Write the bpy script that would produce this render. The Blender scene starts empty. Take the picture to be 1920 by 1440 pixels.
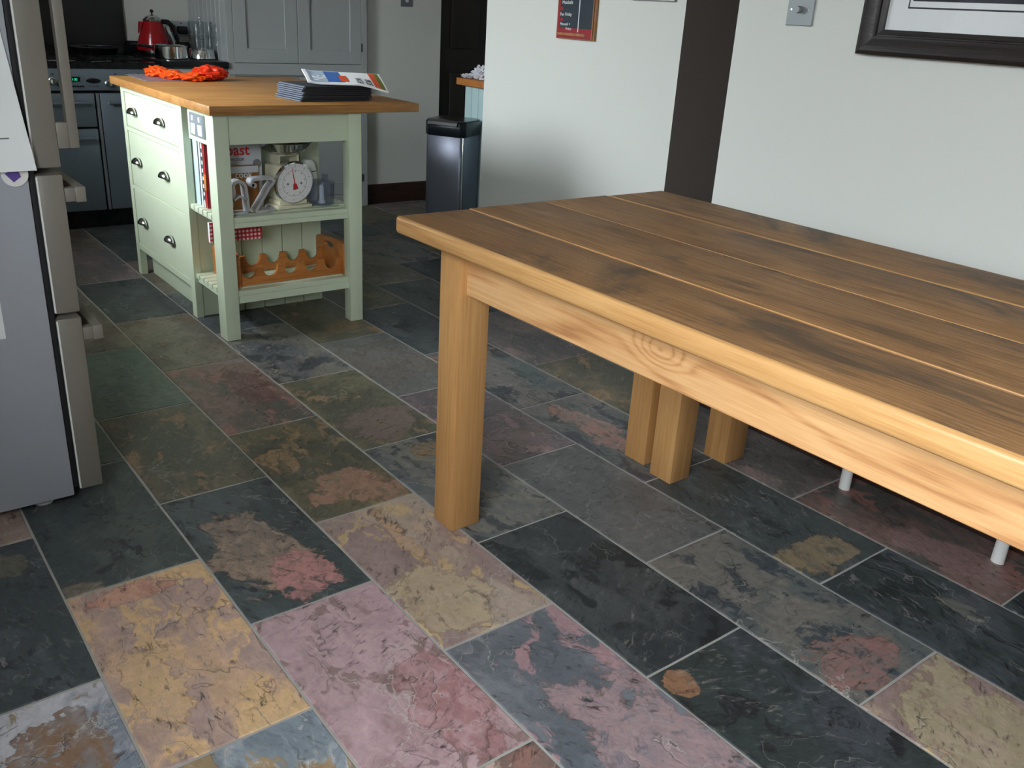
import bpy, bmesh, math, random
from mathutils import Vector, Matrix, noise
random.seed(7)
SC = bpy.context.scene
COL = SC.collection

# ------------------------------------------------------------------ camera
FPX, PITCH, ROLL, YAW, CAMH = 1686.2, 0.391158, 0.0608153, -0.677718, 1.25
_f = Vector((-math.sin(YAW)*math.cos(PITCH), math.cos(YAW)*math.cos(PITCH), -math.sin(PITCH)))
_r = Vector((math.cos(YAW), math.sin(YAW), 0)); _u = _r.cross(_f)
_R = math.cos(ROLL)*_r + math.sin(ROLL)*_u; _U = -math.sin(ROLL)*_r + math.cos(ROLL)*_u
cam = bpy.data.objects.new('camera', bpy.data.cameras.new('camera')); COL.objects.link(cam)
cam.matrix_world = Matrix(((_R.x, _U.x, -_f.x, 0), (_R.y, _U.y, -_f.y, 0), (_R.z, _U.z, -_f.z, CAMH), (0, 0, 0, 1)))
cam.data.sensor_width = 36; cam.data.lens = FPX/1920*36; cam.data.clip_start = .02
SC.camera = cam
def on(px, py, ax, val):                       # pixel of the 1920x1440 photo -> point on the plane axis = val
    d = _f + _R*((px-960)/FPX) - _U*((py-720)/FPX)
    t = (val-(0, 0, CAMH)[ax])/d[ax]
    return Vector((0, 0, CAMH)) + d*t

# ------------------------------------------------------------------ world, windows' daylight, exposure
W = bpy.data.worlds.new('sky'); SC.world = W; W.use_nodes = True
bgn = W.node_tree.nodes['Background']; bgn.inputs[0].default_value = (.87, .94, 1.0, 1); bgn.inputs[1].default_value = 38.0
WIN = [dict(x=-.6, y0=-.65, y1=.75, z0=1.05, z1=2.12), dict(x=.2, y0=3.36, y1=4.36, z0=.98, z1=2.2)]
for w_ in WIN:                                  # light portals in the window openings
    L = bpy.data.lights.new('window_portal', 'AREA'); L.shape = 'RECTANGLE'
    L.size = w_['z1']-w_['z0']; L.size_y = w_['y1']-w_['y0']; L.cycles.is_portal = True
    o = bpy.data.objects.new('window_portal', L); COL.objects.link(o)
    o.location = (w_['x']-.11, (w_['y0']+w_['y1'])/2, (w_['z0']+w_['z1'])/2); o.rotation_euler = (0, -math.pi/2, 0)
SC.view_settings.view_transform = 'Standard'; SC.view_settings.look = 'None'
SC.view_settings.gamma = 1; SC.view_settings.use_curve_mapping = False; SC.view_settings.exposure = -0.08
SC.cycles.max_bounces = 8; SC.cycles.diffuse_bounces = 4; SC.cycles.glossy_bounces = 3; SC.cycles.transparent_max_bounces = 16
SC.cycles.caustics_reflective = False; SC.cycles.caustics_refractive = False

# ------------------------------------------------------------------ helpers: colour, nodes, materials
def lin(c):
    def g(v):
        v /= 255.; return v/12.92 if v <= .04045 else ((v+.055)/1.055)**2.4
    return tuple(g(v) for v in c)
def rgba(c): return (*lin(c), 1)
class N:
    def __init__(s, name):
        s.m = bpy.data.materials.new(name); s.m.use_nodes = True; s.t = s.m.node_tree
        s.b = s.t.nodes['Principled BSDF']; s.out = s.t.nodes['Material Output']; s.tc = None
    def n(s, typ, **kw):
        nd = s.t.nodes.new(typ)
        for k, v in kw.items(): setattr(nd, k, v)
        return nd
    def put(s, sock, v):
        if isinstance(v, bpy.types.NodeSocket): s.t.links.new(v, sock)
        elif v is not None:
            try: sock.default_value = v
            except Exception: sock.default_value = (*v, 1)
    def obj(s):
        if not s.tc: s.tc = s.n('ShaderNodeTexCoord')
        return s.tc.outputs['Object']
    def math(s, op, a, b=None, c=None, clamp=False):
        nd = s.n('ShaderNodeMath', operation=op, use_clamp=clamp)
        for i, v in enumerate((a, b, c)):
            if v is not None: s.put(nd.inputs[i], v)
        return nd.outputs[0]
    def vm(s, op, a, b=None, scale=None):
        nd = s.n('ShaderNodeVectorMath', operation=op); s.put(nd.inputs[0], a)
        if b is not None: s.put(nd.inputs[1], b)
        if scale is not None: s.put(nd.inputs['Scale'], scale)
        return nd.outputs['Value'] if op in ('LENGTH', 'DISTANCE', 'DOT_PRODUCT') else nd.outputs[0]
    def noise(s, vec, scale, detail=4, rough=.55, dist=0, col=False):
        nd = s.n('ShaderNodeTexNoise'); s.put(nd.inputs['Vector'], vec); s.put(nd.inputs['Scale'], scale)
        s.put(nd.inputs['Detail'], detail); s.put(nd.inputs['Roughness'], rough); s.put(nd.inputs['Distortion'], dist)
        return nd.outputs[1 if col else 0]
    def step(s, v, a, b):
        nd = s.n('ShaderNodeMapRange', interpolation_type='SMOOTHSTEP'); s.put(nd.inputs[0], v); s.put(nd.inputs[1], a); s.put(nd.inputs[2], b)
        return nd.outputs[0]
    def mix(s, f, a, b, mode='MIX'):
        nd = s.n('ShaderNodeMix', data_type='RGBA', blend_type=mode)
        s.put(nd.inputs[0], f); s.put(nd.inputs[6], a); s.put(nd.inputs[7], b); return nd.outputs[2]
    def ramp(s, v, stops):
        nd = s.n('ShaderNodeValToRGB'); s.put(nd.inputs[0], v); e = nd.color_ramp.elements
        while len(e) < len(stops): e.new(.5)
        for el, (p, c) in zip(e, stops): el.position = p; el.color = (*c, 1)
        return nd.outputs[0]
    def bump(s, h, strength=.3, dist=.002):
        nd = s.n('ShaderNodeBump'); s.put(nd.inputs['Height'], h); nd.inputs['Strength'].default_value = strength; nd.inputs['Distance'].default_value = dist
        s.t.links.new(nd.outputs[0], s.b.inputs['Normal'])
    def fin(s, col=None, rough=None, metal=None, spec=None):
        s.put(s.b.inputs['Base Color'], col); s.put(s.b.inputs['Roughness'], rough); s.put(s.b.inputs['Metallic'], metal)
        if spec is not None: s.b.inputs['Specular IOR Level'].default_value = spec
        return s.m
def plain(name, c, rough=.5, metal=0, var=.06, scale=9, bump=0, bscale=60, spec=None):
    s = N(name); v = s.noise(s.obj(), scale, 4)
    k = s.math('MULTIPLY_ADD', v, 2*var, 1-var)
    col = s.mix(1.0, rgba(c), s.n('ShaderNodeCombineColor').outputs[0], 'MULTIPLY')
    cc = col.node.inputs[7].links[0].from_node
    for i in range(3): s.put(cc.inputs[i], k)
    r = s.math('MULTIPLY_ADD', s.noise(s.obj(), scale*2.7, 3), .12, rough-.06, clamp=True)
    if bump: s.bump(s.noise(s.obj(), bscale, 5), bump, .001)
    return s.fin(col, r, metal, spec)
def panes(name, tint=(1, 1, 1), ior=1.5, rough=.02):                                # thin flat glass
    s = N(name); tr = s.n('ShaderNodeBsdfTransparent'); tr.inputs[0].default_value = (*tint, 1); gl = s.n('ShaderNodeBsdfGlossy'); gl.inputs['Roughness'].default_value = rough
    lw = s.n('ShaderNodeLayerWeight'); fr = s.math('MULTIPLY_ADD', s.math('POWER', lw.outputs['Facing'], 4), .55, .035*ior).node; mx = s.n('ShaderNodeMixShader')
    s.t.links.new(fr.outputs[0], mx.inputs[0]); s.t.links.new(tr.outputs[0], mx.inputs[1]); s.t.links.new(gl.outputs[0], mx.inputs[2])
    s.t.links.new(mx.outputs[0], s.out.inputs[0]); return s.m
def wood(name, light, mid, dark, axis=1, rough=.5, ring=9, worn=0, stain=None, knots=(), bump=.25, gscale=1.0, grain=.5):
    s = N(name); oi = s.n('ShaderNodeObjectInfo')
    sc = [1.0, 1.0, 1.0]; sc[axis] = .11
    off = s.vm('SCALE', (7.3, 3.1, 5.7), scale=oi.outputs['Random'])
    p0 = s.obj()
    p = s.vm('MULTIPLY', p0, tuple(sc))
    n1 = s.noise(s.vm('ADD', p, off), 7*gscale, 3, .5, .35)
    kmask = None
    for (kx, ky, kz, kr) in knots:
        d = s.vm('LENGTH', s.vm('MULTIPLY', s.vm('SUBTRACT', p0, (kx, ky, kz)), tuple(.55 if i == axis else 1. for i in range(3))))
        g = s.math('EXPONENT', s.math('MULTIPLY', s.math('POWER', s.math('DIVIDE', d, kr*2.6), 2), -1))
        n1 = s.math('ADD', n1, s.math('MULTIPLY', g, .45))
        k1 = s.math('SUBTRACT', 1, s.step(d, kr*.75, kr*1.05))
        kmask = k1 if kmask is None else s.math('MAXIMUM', kmask, k1)
    rg = s.math('MULTIPLY_ADD', s.math('SINE', s.math('MULTIPLY', n1, ring*6.283)), .5, .5)
    fine = s.step(s.noise(s.vm('ADD', s.vm('MULTIPLY', p0, tuple(.03 if i == axis else 1. for i in range(3))), off), 150, 4, .65), .3, .7)
    rg = s.math('SUBTRACT', 1, s.math('POWER', rg, 2.5)); mid_n = s.noise(s.vm('ADD', s.vm('MULTIPLY', p0, tuple(.16 if i == axis else 1. for i in range(3))), off), 26, 5, .65, .5)
    v = s.math('ADD', s.math('ADD', s.math('MULTIPLY', rg, grain*.5), s.math('MULTIPLY', fine, .62-grain*.45)), s.math('MULTIPLY', mid_n, .38-grain*.05))
    col = s.ramp(v, [(.15, lin(dark)), (.48, lin(mid)), (.85, lin(light))])
    col = s.mix(s.math('MULTIPLY', s.step(s.noise(s.vm('ADD', p0, off), 3.5, 3), .35, .7), .35), col, rgba(tuple(int(a*.5+b*.5) for a, b in zip(mid, dark))))
    if kmask is not None: col = s.mix(s.math('MULTIPLY', kmask, .8), col, rgba(tuple(int(c*.55) for c in dark)))
    h = s.math('ADD', s.math('MULTIPLY', rg, .35), s.math('MULTIPLY', fine, .7))
    r = rough
    if stain:
        q = s.vm('ADD', s.vm('MULTIPLY', p0, tuple(.4 if i == axis else 1. for i in range(3))), off)
        st = s.step(s.noise(q, 5.0, 7, .66, .8), .49, .66)
        col = s.mix(s.math('MULTIPLY', st, .85), col, rgba(stain))
        saw = s.noise(s.vm('MULTIPLY', p0, tuple(1. if i == axis else .12 for i in range(3))), 330, 2)
        rough_patch = s.step(s.noise(s.vm('ADD', q, (3, 1, 2)), 5, 4), .5, .62)
        sp = s.step(s.noise(p0, 420, 2), .66, .72)
        col = s.mix(s.math('MULTIPLY', s.math('MULTIPLY', sp, rough_patch), .5), col, rgba((168, 140, 104)))
        h = s.math('ADD', h, s.math('MULTIPLY', s.math('ADD', saw, s.noise(p0, 260, 3)), s.math('MULTIPLY_ADD', rough_patch, 1.2, .35)))
        r = s.math('MULTIPLY_ADD', s.noise(q, 8, 4), .25, rough-.1, clamp=True)
    s.bump(h, bump, .0015)
    return s.fin(col, r, 0)

M = {}
M['wall'] = plain('painted_plaster', (208, 210, 204), .75, var=.02, scale=2.5, bump=.06, bscale=90)
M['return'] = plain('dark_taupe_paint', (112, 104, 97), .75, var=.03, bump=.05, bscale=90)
M['ceiling'] = plain('ceiling_paint', (196, 194, 188), .8, var=.02)
M['grout'] = plain('grey_grout', (172, 170, 164), .85, var=.25, scale=14, bump=.3, bscale=300)
M['darkwood'] = wood('dark_stained_wood', (58, 34, 24), (44, 26, 19), (28, 17, 12), 0, .45, 6)
M['door'] = wood('dark_stained_door', (30, 23, 18), (23, 18, 15), (14, 11, 10), 2, .6, 6)
M['cup'] = plain('pale_cupboard_paint', (168, 173, 173), .42, var=.02)
M['sage'] = plain('sage_green_paint', (212, 223, 196), .42, var=.03, scale=5, bump=.04, bscale=140)
M['top'] = wood('oiled_beech_worktop', (196, 150, 92), (172, 122, 66), (138, 92, 46), 0, .42, 5, grain=.35, bump=.08)
M['table'] = wood('worn_brown_plank', (176, 132, 86), (150, 108, 66), (114, 80, 48), 1, .55, 4, stain=(80, 63, 47), bump=.6, grain=.3)
M['tedge'] = wood('golden_worn_edge', (212, 166, 110), (195, 147, 91), (168, 119, 72), 1, .42, 4, bump=.12, grain=.4)
M['apron'] = wood('pine_rail', (218, 174, 122), (202, 152, 100), (162, 110, 68), 1, .5, 8, bump=.25, grain=.7, knots=[(0, .092, .009, .012)])
M['leg'] = wood('pine_leg', (198, 152, 98), (186, 138, 84), (170, 122, 72), 2, .45, 4, bump=.12, grain=.3)
M['rack'] = wood('orange_pine', (206, 138, 74), (188, 118, 58), (160, 92, 42), 0, .42, 6, bump=.06)
M['steel'] = plain('brushed_steel', (178, 182, 186), .34, .85, var=.04, scale=4)
M['fridge_side'] = plain('silver_grey_enamel', (176, 182, 191), .42, .1, var=.05, scale=3)
M['fridge_door'] = plain('taupe_steel_edge', (134, 129, 120), .45, .2, var=.03)
M['chrome'] = plain('chrome', (225, 228, 230), .12, 1, var=.02)
M['rangesteel'] = plain('blue_grey_steel', (116, 128, 138), .38, .5, var=.04)
M['black'] = plain('black_enamel', (16, 17, 19), .28, var=.1)
M['granite'] = plain('black_granite', (20, 22, 25), .3, var=.5, scale=220)
M['rubber'] = plain('dark_rubber', (30, 30, 33), .6)
M['white'] = plain('white_enamel', (236, 236, 232), .4, var=.02)
M['paper'] = plain('white_paper', (240, 242, 243), .7, var=.015)
M['ink'] = plain('grey_ink', (120, 122, 126), .8)
M['dkink'] = plain('dark_ink', (52, 54, 60), .8)
M['blueink'] = plain('blue_ink', (40, 122, 186), .7)
M['redink'] = plain('red_ink', (196, 44, 48), .7)
M['whiteink'] = plain('chalk_white', (226, 232, 230), .9)
M['red'] = plain('red_gloss', (150, 12, 22), .16, var=.05)
M['glass'] = panes('clear_glass', (.93, .95, .96), 1.7, .04)
M['plastic'] = panes('clear_plastic', (.84, .86, .92), 1.5, .08)
M['pane'] = panes('window_pane')
M['cream'] = plain('cream_enamel', (222, 216, 188), .38)
M['dial'] = plain('white_dial', (238, 238, 236), .45)
M['alu'] = plain('polished_aluminium', (206, 209, 213), .32, .55)
M['mat'] = plain('charcoal_placemat', (40, 42, 48), .7, var=.2, scale=60)
M['matlip'] = plain('slate_grey_lining', (92, 102, 116), .6)
M['frame'] = wood('dark_picture_frame', (46, 38, 36), (34, 28, 27), (20, 17, 16), 1, .4, 5)
M['slateboard'] = plain('chalkboard', (38, 50, 58), .75, var=.3, scale=16)
M['chalkred'] = plain('chalkboard_red', (140, 30, 38), .7, var=.15)
M['goldwood'] = wood('gold_wood_frame', (178, 128, 78), (148, 102, 62), (110, 72, 42), 2, .45, 4)
M['bluetg'] = plain('pale_blue_boards', (190, 218, 218), .5, var=.02)
M['binsteel'] = plain('bin_steel', (128, 132, 146), .36, .55, var=.06)
M['binblack'] = plain('bin_black_plastic', (22, 26, 31), .3)
M['orange'] = plain('orange_plastic_film', (236, 84, 18), .3, var=.12, scale=20)
M['redbag'] = plain('red_plastic_film', (214, 52, 22), .26, var=.12, scale=20)
M['cloth'] = plain('white_cloth', (226, 226, 232), .85)
M['dimmer'] = plain('satin_grey_plate', (138, 144, 146), .5, .2)
M['socket'] = plain('brushed_socket_plate', (176, 184, 190), .35, .6)

# slate: each tile carries its own colours (ca, cb, cc, cd) and numbers as object properties
def slate():
    s = N('riven_slate')
    def at(nm, out=0):
        nd = s.n('ShaderNodeAttribute', attribute_type='OBJECT', attribute_name=nm); return nd.outputs[out]
    seed = at('seed', 2); p = s.obj()
    q = s.vm('ADD', p, s.vm('SCALE', (13.1, 7.7, 3.3), scale=seed))
    qs = s.vm('MULTIPLY', q, (1.0, .62, 1.0))
    warp = s.vm('ADD', qs, s.vm('SCALE', s.vm('SUBTRACT', s.noise(qs, 9, 3, .6, 0, True), (.5, .5, .5)), scale=.16))
    n1 = s.noise(warp, 5.5, 6, .62, .3); n2 = s.noise(s.vm('ADD', warp, (4, 9, 2)), 9, 7, .64, .6); n3 = s.noise(s.vm('ADD', warp, (8, 2, 5)), 20, 6, .68, .8)
    t1 = at('t1', 2); t2 = at('t2', 2)
    col = s.mix(s.step(n1, s.math('SUBTRACT', t1, .07), s.math('ADD', t1, .07)), at('ca'), at('cb'))
    m2 = s.step(n2, s.math('SUBTRACT', t2, .02), s.math('ADD', t2, .03)); col = s.mix(m2, col, at('cc'))
    # blotches with irregular outlines and darker rims
    wn = s.math('ADD', s.math('MULTIPLY_ADD', s.noise(q, 8.5, 4, .6, .6), 2.6, -1.3), s.math('MULTIPLY_ADD', s.noise(q, 34, 5, .65), .8, -.4))
    for (bn, rn, cn) in (('blob', 'blobr', 'cd'), ('blob2', 'blobr2', 'ce')):
        d = s.math('ADD', s.vm('LENGTH', s.vm('MULTIPLY', s.vm('SUBTRACT', p, at(bn, 1)), at(rn, 1))), wn)
        mb = s.math('MULTIPLY', s.math('SUBTRACT', 1, s.step(d, .93, 1.0)), s.math('SUBTRACT', 1, s.math('MULTIPLY', s.step(s.noise(s.vm('ADD', q, (1, 3, 7)), 26, 4, .7, .8), .52, .66), .75)))
        inner = s.mix(s.step(n3, .42, .62), at(cn), s.mix(.5, at(cn), at('ca'))); inner = s.mix(s.math('MULTIPLY', s.step(n2, .5, .7), .5), inner, at('cb'))
        col = s.mix(s.math('MULTIPLY', mb, .93), col, inner)
        rim = s.math('MULTIPLY', s.step(d, .86, .95), s.math('SUBTRACT', 1, s.step(d, .96, 1.02)))
        col = s.mix(s.math('MULTIPLY', rim, .4), col, rgba((104, 70, 46)))
    # mottling, streaks, pale flakes and dark pits
    k = s.math('ADD', s.math('MULTIPLY_ADD', n3, .9, .28), s.math('MULTIPLY', s.noise(q, 45, 4, .7, .4), .55))
    hs = s.n('ShaderNodeHueSaturation'); s.put(hs.inputs['Saturation'], .80); s.put(hs.inputs['Value'], k); s.put(hs.inputs['Color'], col); col = hs.outputs[0]
    rot = s.n('ShaderNodeVectorRotate', rotation_type='Z_AXIS'); s.put(rot.inputs['Vector'], q); s.put(rot.inputs['Angle'], s.math('MULTIPLY', seed, .9))
    f2 = s.noise(s.vm('MULTIPLY', rot.outputs[0], (1, .33, 1)), 78, 5, .68, .6)
    gate = s.step(s.noise(s.vm('ADD', q, (2, 5, 1)), 6, 3), .42, .62)
    col = s.mix(s.math('MULTIPLY', s.math('MULTIPLY', s.step(f2, .54, .72), gate), .5), col, rgba((172, 166, 158)))
    col = s.mix(s.math('MULTIPLY', s.math('MULTIPLY', s.step(f2, .46, .3), s.math('SUBTRACT', 1.15, gate)), .75), col, rgba((40, 37, 36)))
    # terraces where layers have flaked away: light line and shadow of the lips put into the colour
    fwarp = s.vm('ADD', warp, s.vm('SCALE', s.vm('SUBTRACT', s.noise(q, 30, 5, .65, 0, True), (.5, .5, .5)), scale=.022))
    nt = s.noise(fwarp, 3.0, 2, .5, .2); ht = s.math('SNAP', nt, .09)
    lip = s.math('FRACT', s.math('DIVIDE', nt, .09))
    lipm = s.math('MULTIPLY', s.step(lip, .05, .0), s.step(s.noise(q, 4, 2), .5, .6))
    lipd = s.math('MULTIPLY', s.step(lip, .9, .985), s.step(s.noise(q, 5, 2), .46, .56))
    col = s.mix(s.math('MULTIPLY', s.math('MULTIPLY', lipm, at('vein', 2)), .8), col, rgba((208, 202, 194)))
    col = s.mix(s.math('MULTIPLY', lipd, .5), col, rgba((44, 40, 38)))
    vo = s.n('ShaderNodeTexVoronoi', feature='DISTANCE_TO_EDGE'); s.put(vo.inputs['Vector'], s.vm('ADD', q, s.vm('SCALE', s.noise(q, 5, 6, .65, 0, True), scale=.3))); s.put(vo.inputs['Scale'], 2.2)
    vn = s.math('MULTIPLY', s.math('SUBTRACT', 1, s.step(vo.outputs[0], .0012, .0055)), s.step(s.noise(q, 3.5, 2), .54, .62))
    col = s.mix(s.math('MULTIPLY', vn, at('vein', 2)), col, rgba((190, 188, 180)))
    h = s.math('ADD', s.math('MULTIPLY', ht, 11), s.math('ADD', s.math('MULTIPLY', n3, .9), s.math('MULTIPLY', f2, .6)))
    s.bump(h, .7, .0022)
    r = s.math('MULTIPLY_ADD', n2, .28, .30, clamp=True)
    return s.fin(col, r, 0, .45)
M['slate'] = slate()

# ------------------------------------------------------------------ helpers: geometry
class B:
    def __init__(s): s.bm = bmesh.new()
    def add(s, t, mi=0, mtx=None):
        for f in t.faces: f.material_index = mi if f.material_index == 0 else f.material_index
        if mtx is not None: bmesh.ops.transform(t, matrix=mtx, verts=t.verts)
        me = bpy.data.meshes.new('t'); t.to_mesh(me); t.free(); s.bm.from_mesh(me); bpy.data.meshes.remove(me); return s
    def box(s, x0, x1, y0, y1, z0, z1, bev=0, seg=2, mi=0, edge_mi=None, mtx=None):
        t = bmesh.new(); bmesh.ops.create_cube(t, size=1)
        for v in t.verts:
            v.co = Vector(((x0+x1)/2+v.co.x*(x1-x0), (y0+y1)/2+v.co.y*(y1-y0), (z0+z1)/2+v.co.z*(z1-z0)))
        if bev:
            bmesh.ops.bevel(t, geom=t.edges[:], offset=bev, segments=seg, affect='EDGES', profile=.5)
            if edge_mi is not None:
                t.normal_update()
                for f in t.faces:
                    if max(abs(c) for c in f.normal) < .995: f.material_index = edge_mi
        return s.add(t, mi, mtx)
    def prism(s, poly, ax, a, b, bev=0, mi=0, mtx=None):      # polygon in the two other axes, extruded along ax
        t = bmesh.new(); o = [i for i in range(3) if i != ax]
        def mk(p, c):
            v = [0, 0, 0]; v[o[0]], v[o[1]], v[ax] = p[0], p[1], c; return t.verts.new(v)
        A = [mk(p, a) for p in poly]; C = [mk(p, b) for p in poly]; n = len(poly)
        t.faces.new(A); t.faces.new(C[::-1])
        for i in range(n): t.faces.new((A[i], C[i], C[(i+1) % n], A[(i+1) % n]))
        bmesh.ops.recalc_face_normals(t, faces=t.faces[:])
        if bev: bmesh.ops.bevel(t, geom=t.edges[:], offset=bev, segments=1, affect='EDGES')
        return s.add(t, mi, mtx)
    def lathe(s, prof, c=(0, 0, 0), seg=28, ax=2, a0=0, a1=2*math.pi, mi=0, mtx=None):
        t = bmesh.new(); full = abs(a1-a0-2*math.pi) < 1e-6; n = seg if full else seg+1; rings = []
        for (r, h) in prof:
            ring = []
            for k in range(n):
                a = a0+(a1-a0)*k/seg; v = [r*math.cos(a), r*math.sin(a), h]
                if ax == 0: v = [v[2], v[0], v[1]]
                elif ax == 1: v = [v[0], v[2], v[1]]
                ring.append(t.verts.new(Vector(c)+Vector(v)))
            rings.append(ring)
        for A, C in zip(rings, rings[1:]):
            for k in range(n if full else n-1):
                t.faces.new((A[k], A[(k+1) % n], C[(k+1) % n], C[k]))
        bmesh.ops.remove_doubles(t, verts=t.verts[:], dist=1e-6)
        bmesh.ops.recalc_face_normals(t, faces=t.faces[:]); return s.add(t, mi, mtx)
    def cyl(s, p0, p1, r, r1=None, seg=16, mi=0):
        p0, p1 = Vector(p0), Vector(p1); d = p1-p0; r1 = r if r1 is None else r1
        m = Matrix.Translation(p0) @ d.to_track_quat('Z', 'Y').to_matrix().to_4x4()
        return s.lathe([(0, 0), (r, 0), (r1, d.length), (0, d.length)], seg=seg, mi=mi, mtx=m)
    def ball(s, c, r, seg=16, mi=0, scale=(1, 1, 1)):
        t = bmesh.new(); bmesh.ops.create_uvsphere(t, u_segments=seg, v_segments=max(6, seg//2), radius=r)
        return s.add(t, mi, Matrix.Translation(c) @ Matrix.Diagonal((*scale, 1)))
    def tube(s, pts, r, seg=10, mi=0, flat=1.0, closed=False):
        pts = [Vector(p) for p in pts]; t = bmesh.new(); rings = []; n = len(pts); up = Vector((0, 0, 1))
        for i, p in enumerate(pts):
            a = pts[i-1] if (i or closed) else pts[i]; c = pts[(i+1) % n] if (i < n-1 or closed) else pts[i]
            d = (c-a).normalized(); x = d.cross(up)
            if x.length < .1: x = d.cross(Vector((1, 0, 0)))
            x.normalize(); y = x.cross(d)
            rr = r[i] if isinstance(r, (list, tuple)) else r
            rings.append([t.verts.new(p+x*rr*flat*math.cos(6.2832*k/seg)+y*rr*math.sin(6.2832*k/seg)) for k in range(seg)])
        for i in range(n if closed else n-1):
            A, C = rings[i], rings[(i+1) % n]
            for k in range(seg): t.faces.new((A[k], A[(k+1) % seg], C[(k+1) % seg], C[k]))
        if not closed: t.faces.new(rings[0][::-1]); t.faces.new(rings[-1])
        bmesh.ops.recalc_face_normals(t, faces=t.faces[:]); return s.add(t, mi)
    def strip(s, path, w, th, ax):            # flat ribbon: path in two axes, width along ax
        n = len(path); out = []; P = [Vector(p) for p in path]
        L, R = [], []
        for i in range(n):
            d = (P[min(i+1, n-1)]-P[max(i-1, 0)]).normalized(); q = Vector((-d.y, d.x))
            L.append(P[i]+q*th/2); R.append(P[i]-q*th/2)
        t = bmesh.new(); o = [i for i in range(3) if i != ax]; V = []
        for i in range(n):
            row = []
            for (pt, c) in ((L[i], w[0]), (R[i], w[0]), (R[i], w[1]), (L[i], w[1])):
                v = [0, 0, 0]; v[o[0]], v[o[1]], v[ax] = pt.x, pt.y, c; row.append(t.verts.new(v))
            V.append(row)
        for a, b in zip(V, V[1:]):
            for k in range(4): t.faces.new((a[k], a[(k+1) % 4], b[(k+1) % 4], b[k]))
        t.faces.new(V[0]); t.faces.new(V[-1][::-1]); bmesh.ops.recalc_face_normals(t, faces=t.faces[:])
        return s.add(t)
def mesh(name, b, mats, ang=35):
    me = bpy.data.meshes.new(name); bm = b.bm if isinstance(b, B) else b
    bm.to_mesh(me); bm.free()
    for m in (mats if isinstance(mats, (list, tuple)) else [mats]): me.materials.append(M[m] if isinstance(m, str) else m)
    for p in me.polygons: p.use_smooth = True
    me.set_sharp_from_angle(angle=math.radians(ang)); return me
def obj(name, b, mats, parent=None, ang=35):
    me = b if isinstance(b, bpy.types.Mesh) else mesh(name, b, mats, ang)
    o = bpy.data.objects.new(name, me); COL.objects.link(o); o.parent = parent; return o
def tag(o, label, cat, group=None):
    o['label'] = label; o['category'] = cat
    if group: o['group'] = group
    return o
def thing(name, label, cat, loc=(0, 0, 0), rz=0, group=None):
    o = bpy.data.objects.new(name, None); COL.objects.link(o); o.location = loc; o.rotation_euler = (0, 0, rz); o.empty_display_size = .05
    return tag(o, label, cat, group)
def struct(name, b, mats, parent=None):
    o = obj(name, b, mats, parent)
    if parent is None: o['kind'] = 'structure'
    return o
def text(body, size, mtx, mat, parent, name='lettering', align='LEFT', shear=0, ext=.0003, bold=0, spacing=1):
    c = bpy.data.curves.new('t', 'FONT'); c.body = body; c.size = size; c.align_x = align; c.shear = shear; c.extrude = ext; c.offset = bold; c.space_character = spacing; c.resolution_u = 3
    o = bpy.data.objects.new('t', c); COL.objects.link(o)
    dg = bpy.context.evaluated_depsgraph_get(); me = bpy.data.meshes.new_from_object(o.evaluated_get(dg))
    bpy.data.objects.remove(o); bpy.data.curves.remove(c)
    me.name = name; me.materials.clear(); me.materials.append(M[mat]); me.transform(mtx)
    p = bpy.data.objects.new(name, me); COL.objects.link(p); p.parent = parent; return p
def copy_tree(o, parent=None):
    c = o.copy(); COL.objects.link(c); c.parent = parent
    for ch in [k for k in o.children]: copy_tree(ch, c)
    return c
def face(o, right, up):                       # matrix for lettering: origin, text direction, text up
    r, u = Vector(right).normalized(), Vector(up).normalized(); n = r.cross(u)
    return Matrix(((r.x, u.x, n.x, o[0]), (r.y, u.y, n.y, o[1]), (r.z, u.z, n.z, o[2]), (0, 0, 0, 1)))

# ------------------------------------------------------------------ the setting
U0, V0, TW = .27708, .66461, .30106
XB, XA, YS, YP, YE = 2.38, 2.75, 1.957, 2.512, 3.781   # right wall, pier face, end of right wall, pier return, pier end
YBK, YAL, XK = 5.385, 5.95, 4.3                 # back wall, range alcove back, kitchen right wall
floor = struct('floor', B().box(-.72, 4.45, -2.3, 6.1, -.08, -.0022), 'grout')
struct('ceiling', B().box(-.72, 4.45, -2.3, 6.1, 2.42, 2.5), 'ceiling')
M['paving'] = plain('garden_paving', (150, 148, 140), .9, var=.12, scale=3)
struct('ground', B().box(-30, -.72, -25, 30, -.2, -.1), 'paving')
struct('wall_sky_blocker', B().box(-4.3, -4.1, -9, 9, -.1, 2.0), 'paving')  # unseen wall added outside to block low sky and dim the upper walls
def wall_with_hole(x0, x1, y0, y1, h, hole):
    b = B(); a, c, z0, z1 = hole
    b.box(x0, x1, y0, a, 0, h); b.box(x0, x1, c, y1, 0, h)
    if z0 > 0: b.box(x0, x1, a, c, 0, z0)
    b.box(x0, x1, a, c, z1, h); return b
w = WIN[0]; struct('wall_left', wall_with_hole(-.72, -.6, -2.2, 2.2, 2.42, (w['y0'], w['y1'], w['z0'], w['z1'])), 'wall')
w = WIN[1]; struct('wall_kitchen', wall_with_hole(.08, .2, 3.33, 5.95, 2.42, (w['y0'], w['y1'], w['z0'], w['z1'])), 'wall')
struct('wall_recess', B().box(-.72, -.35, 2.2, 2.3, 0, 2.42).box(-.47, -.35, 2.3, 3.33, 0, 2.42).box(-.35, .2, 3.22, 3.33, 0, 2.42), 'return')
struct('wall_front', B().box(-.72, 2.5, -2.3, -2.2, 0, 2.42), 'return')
struct('wall_right', B().box(XB, XB+.12, -2.2, YS, 0, 2.42), 'wall')
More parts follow.
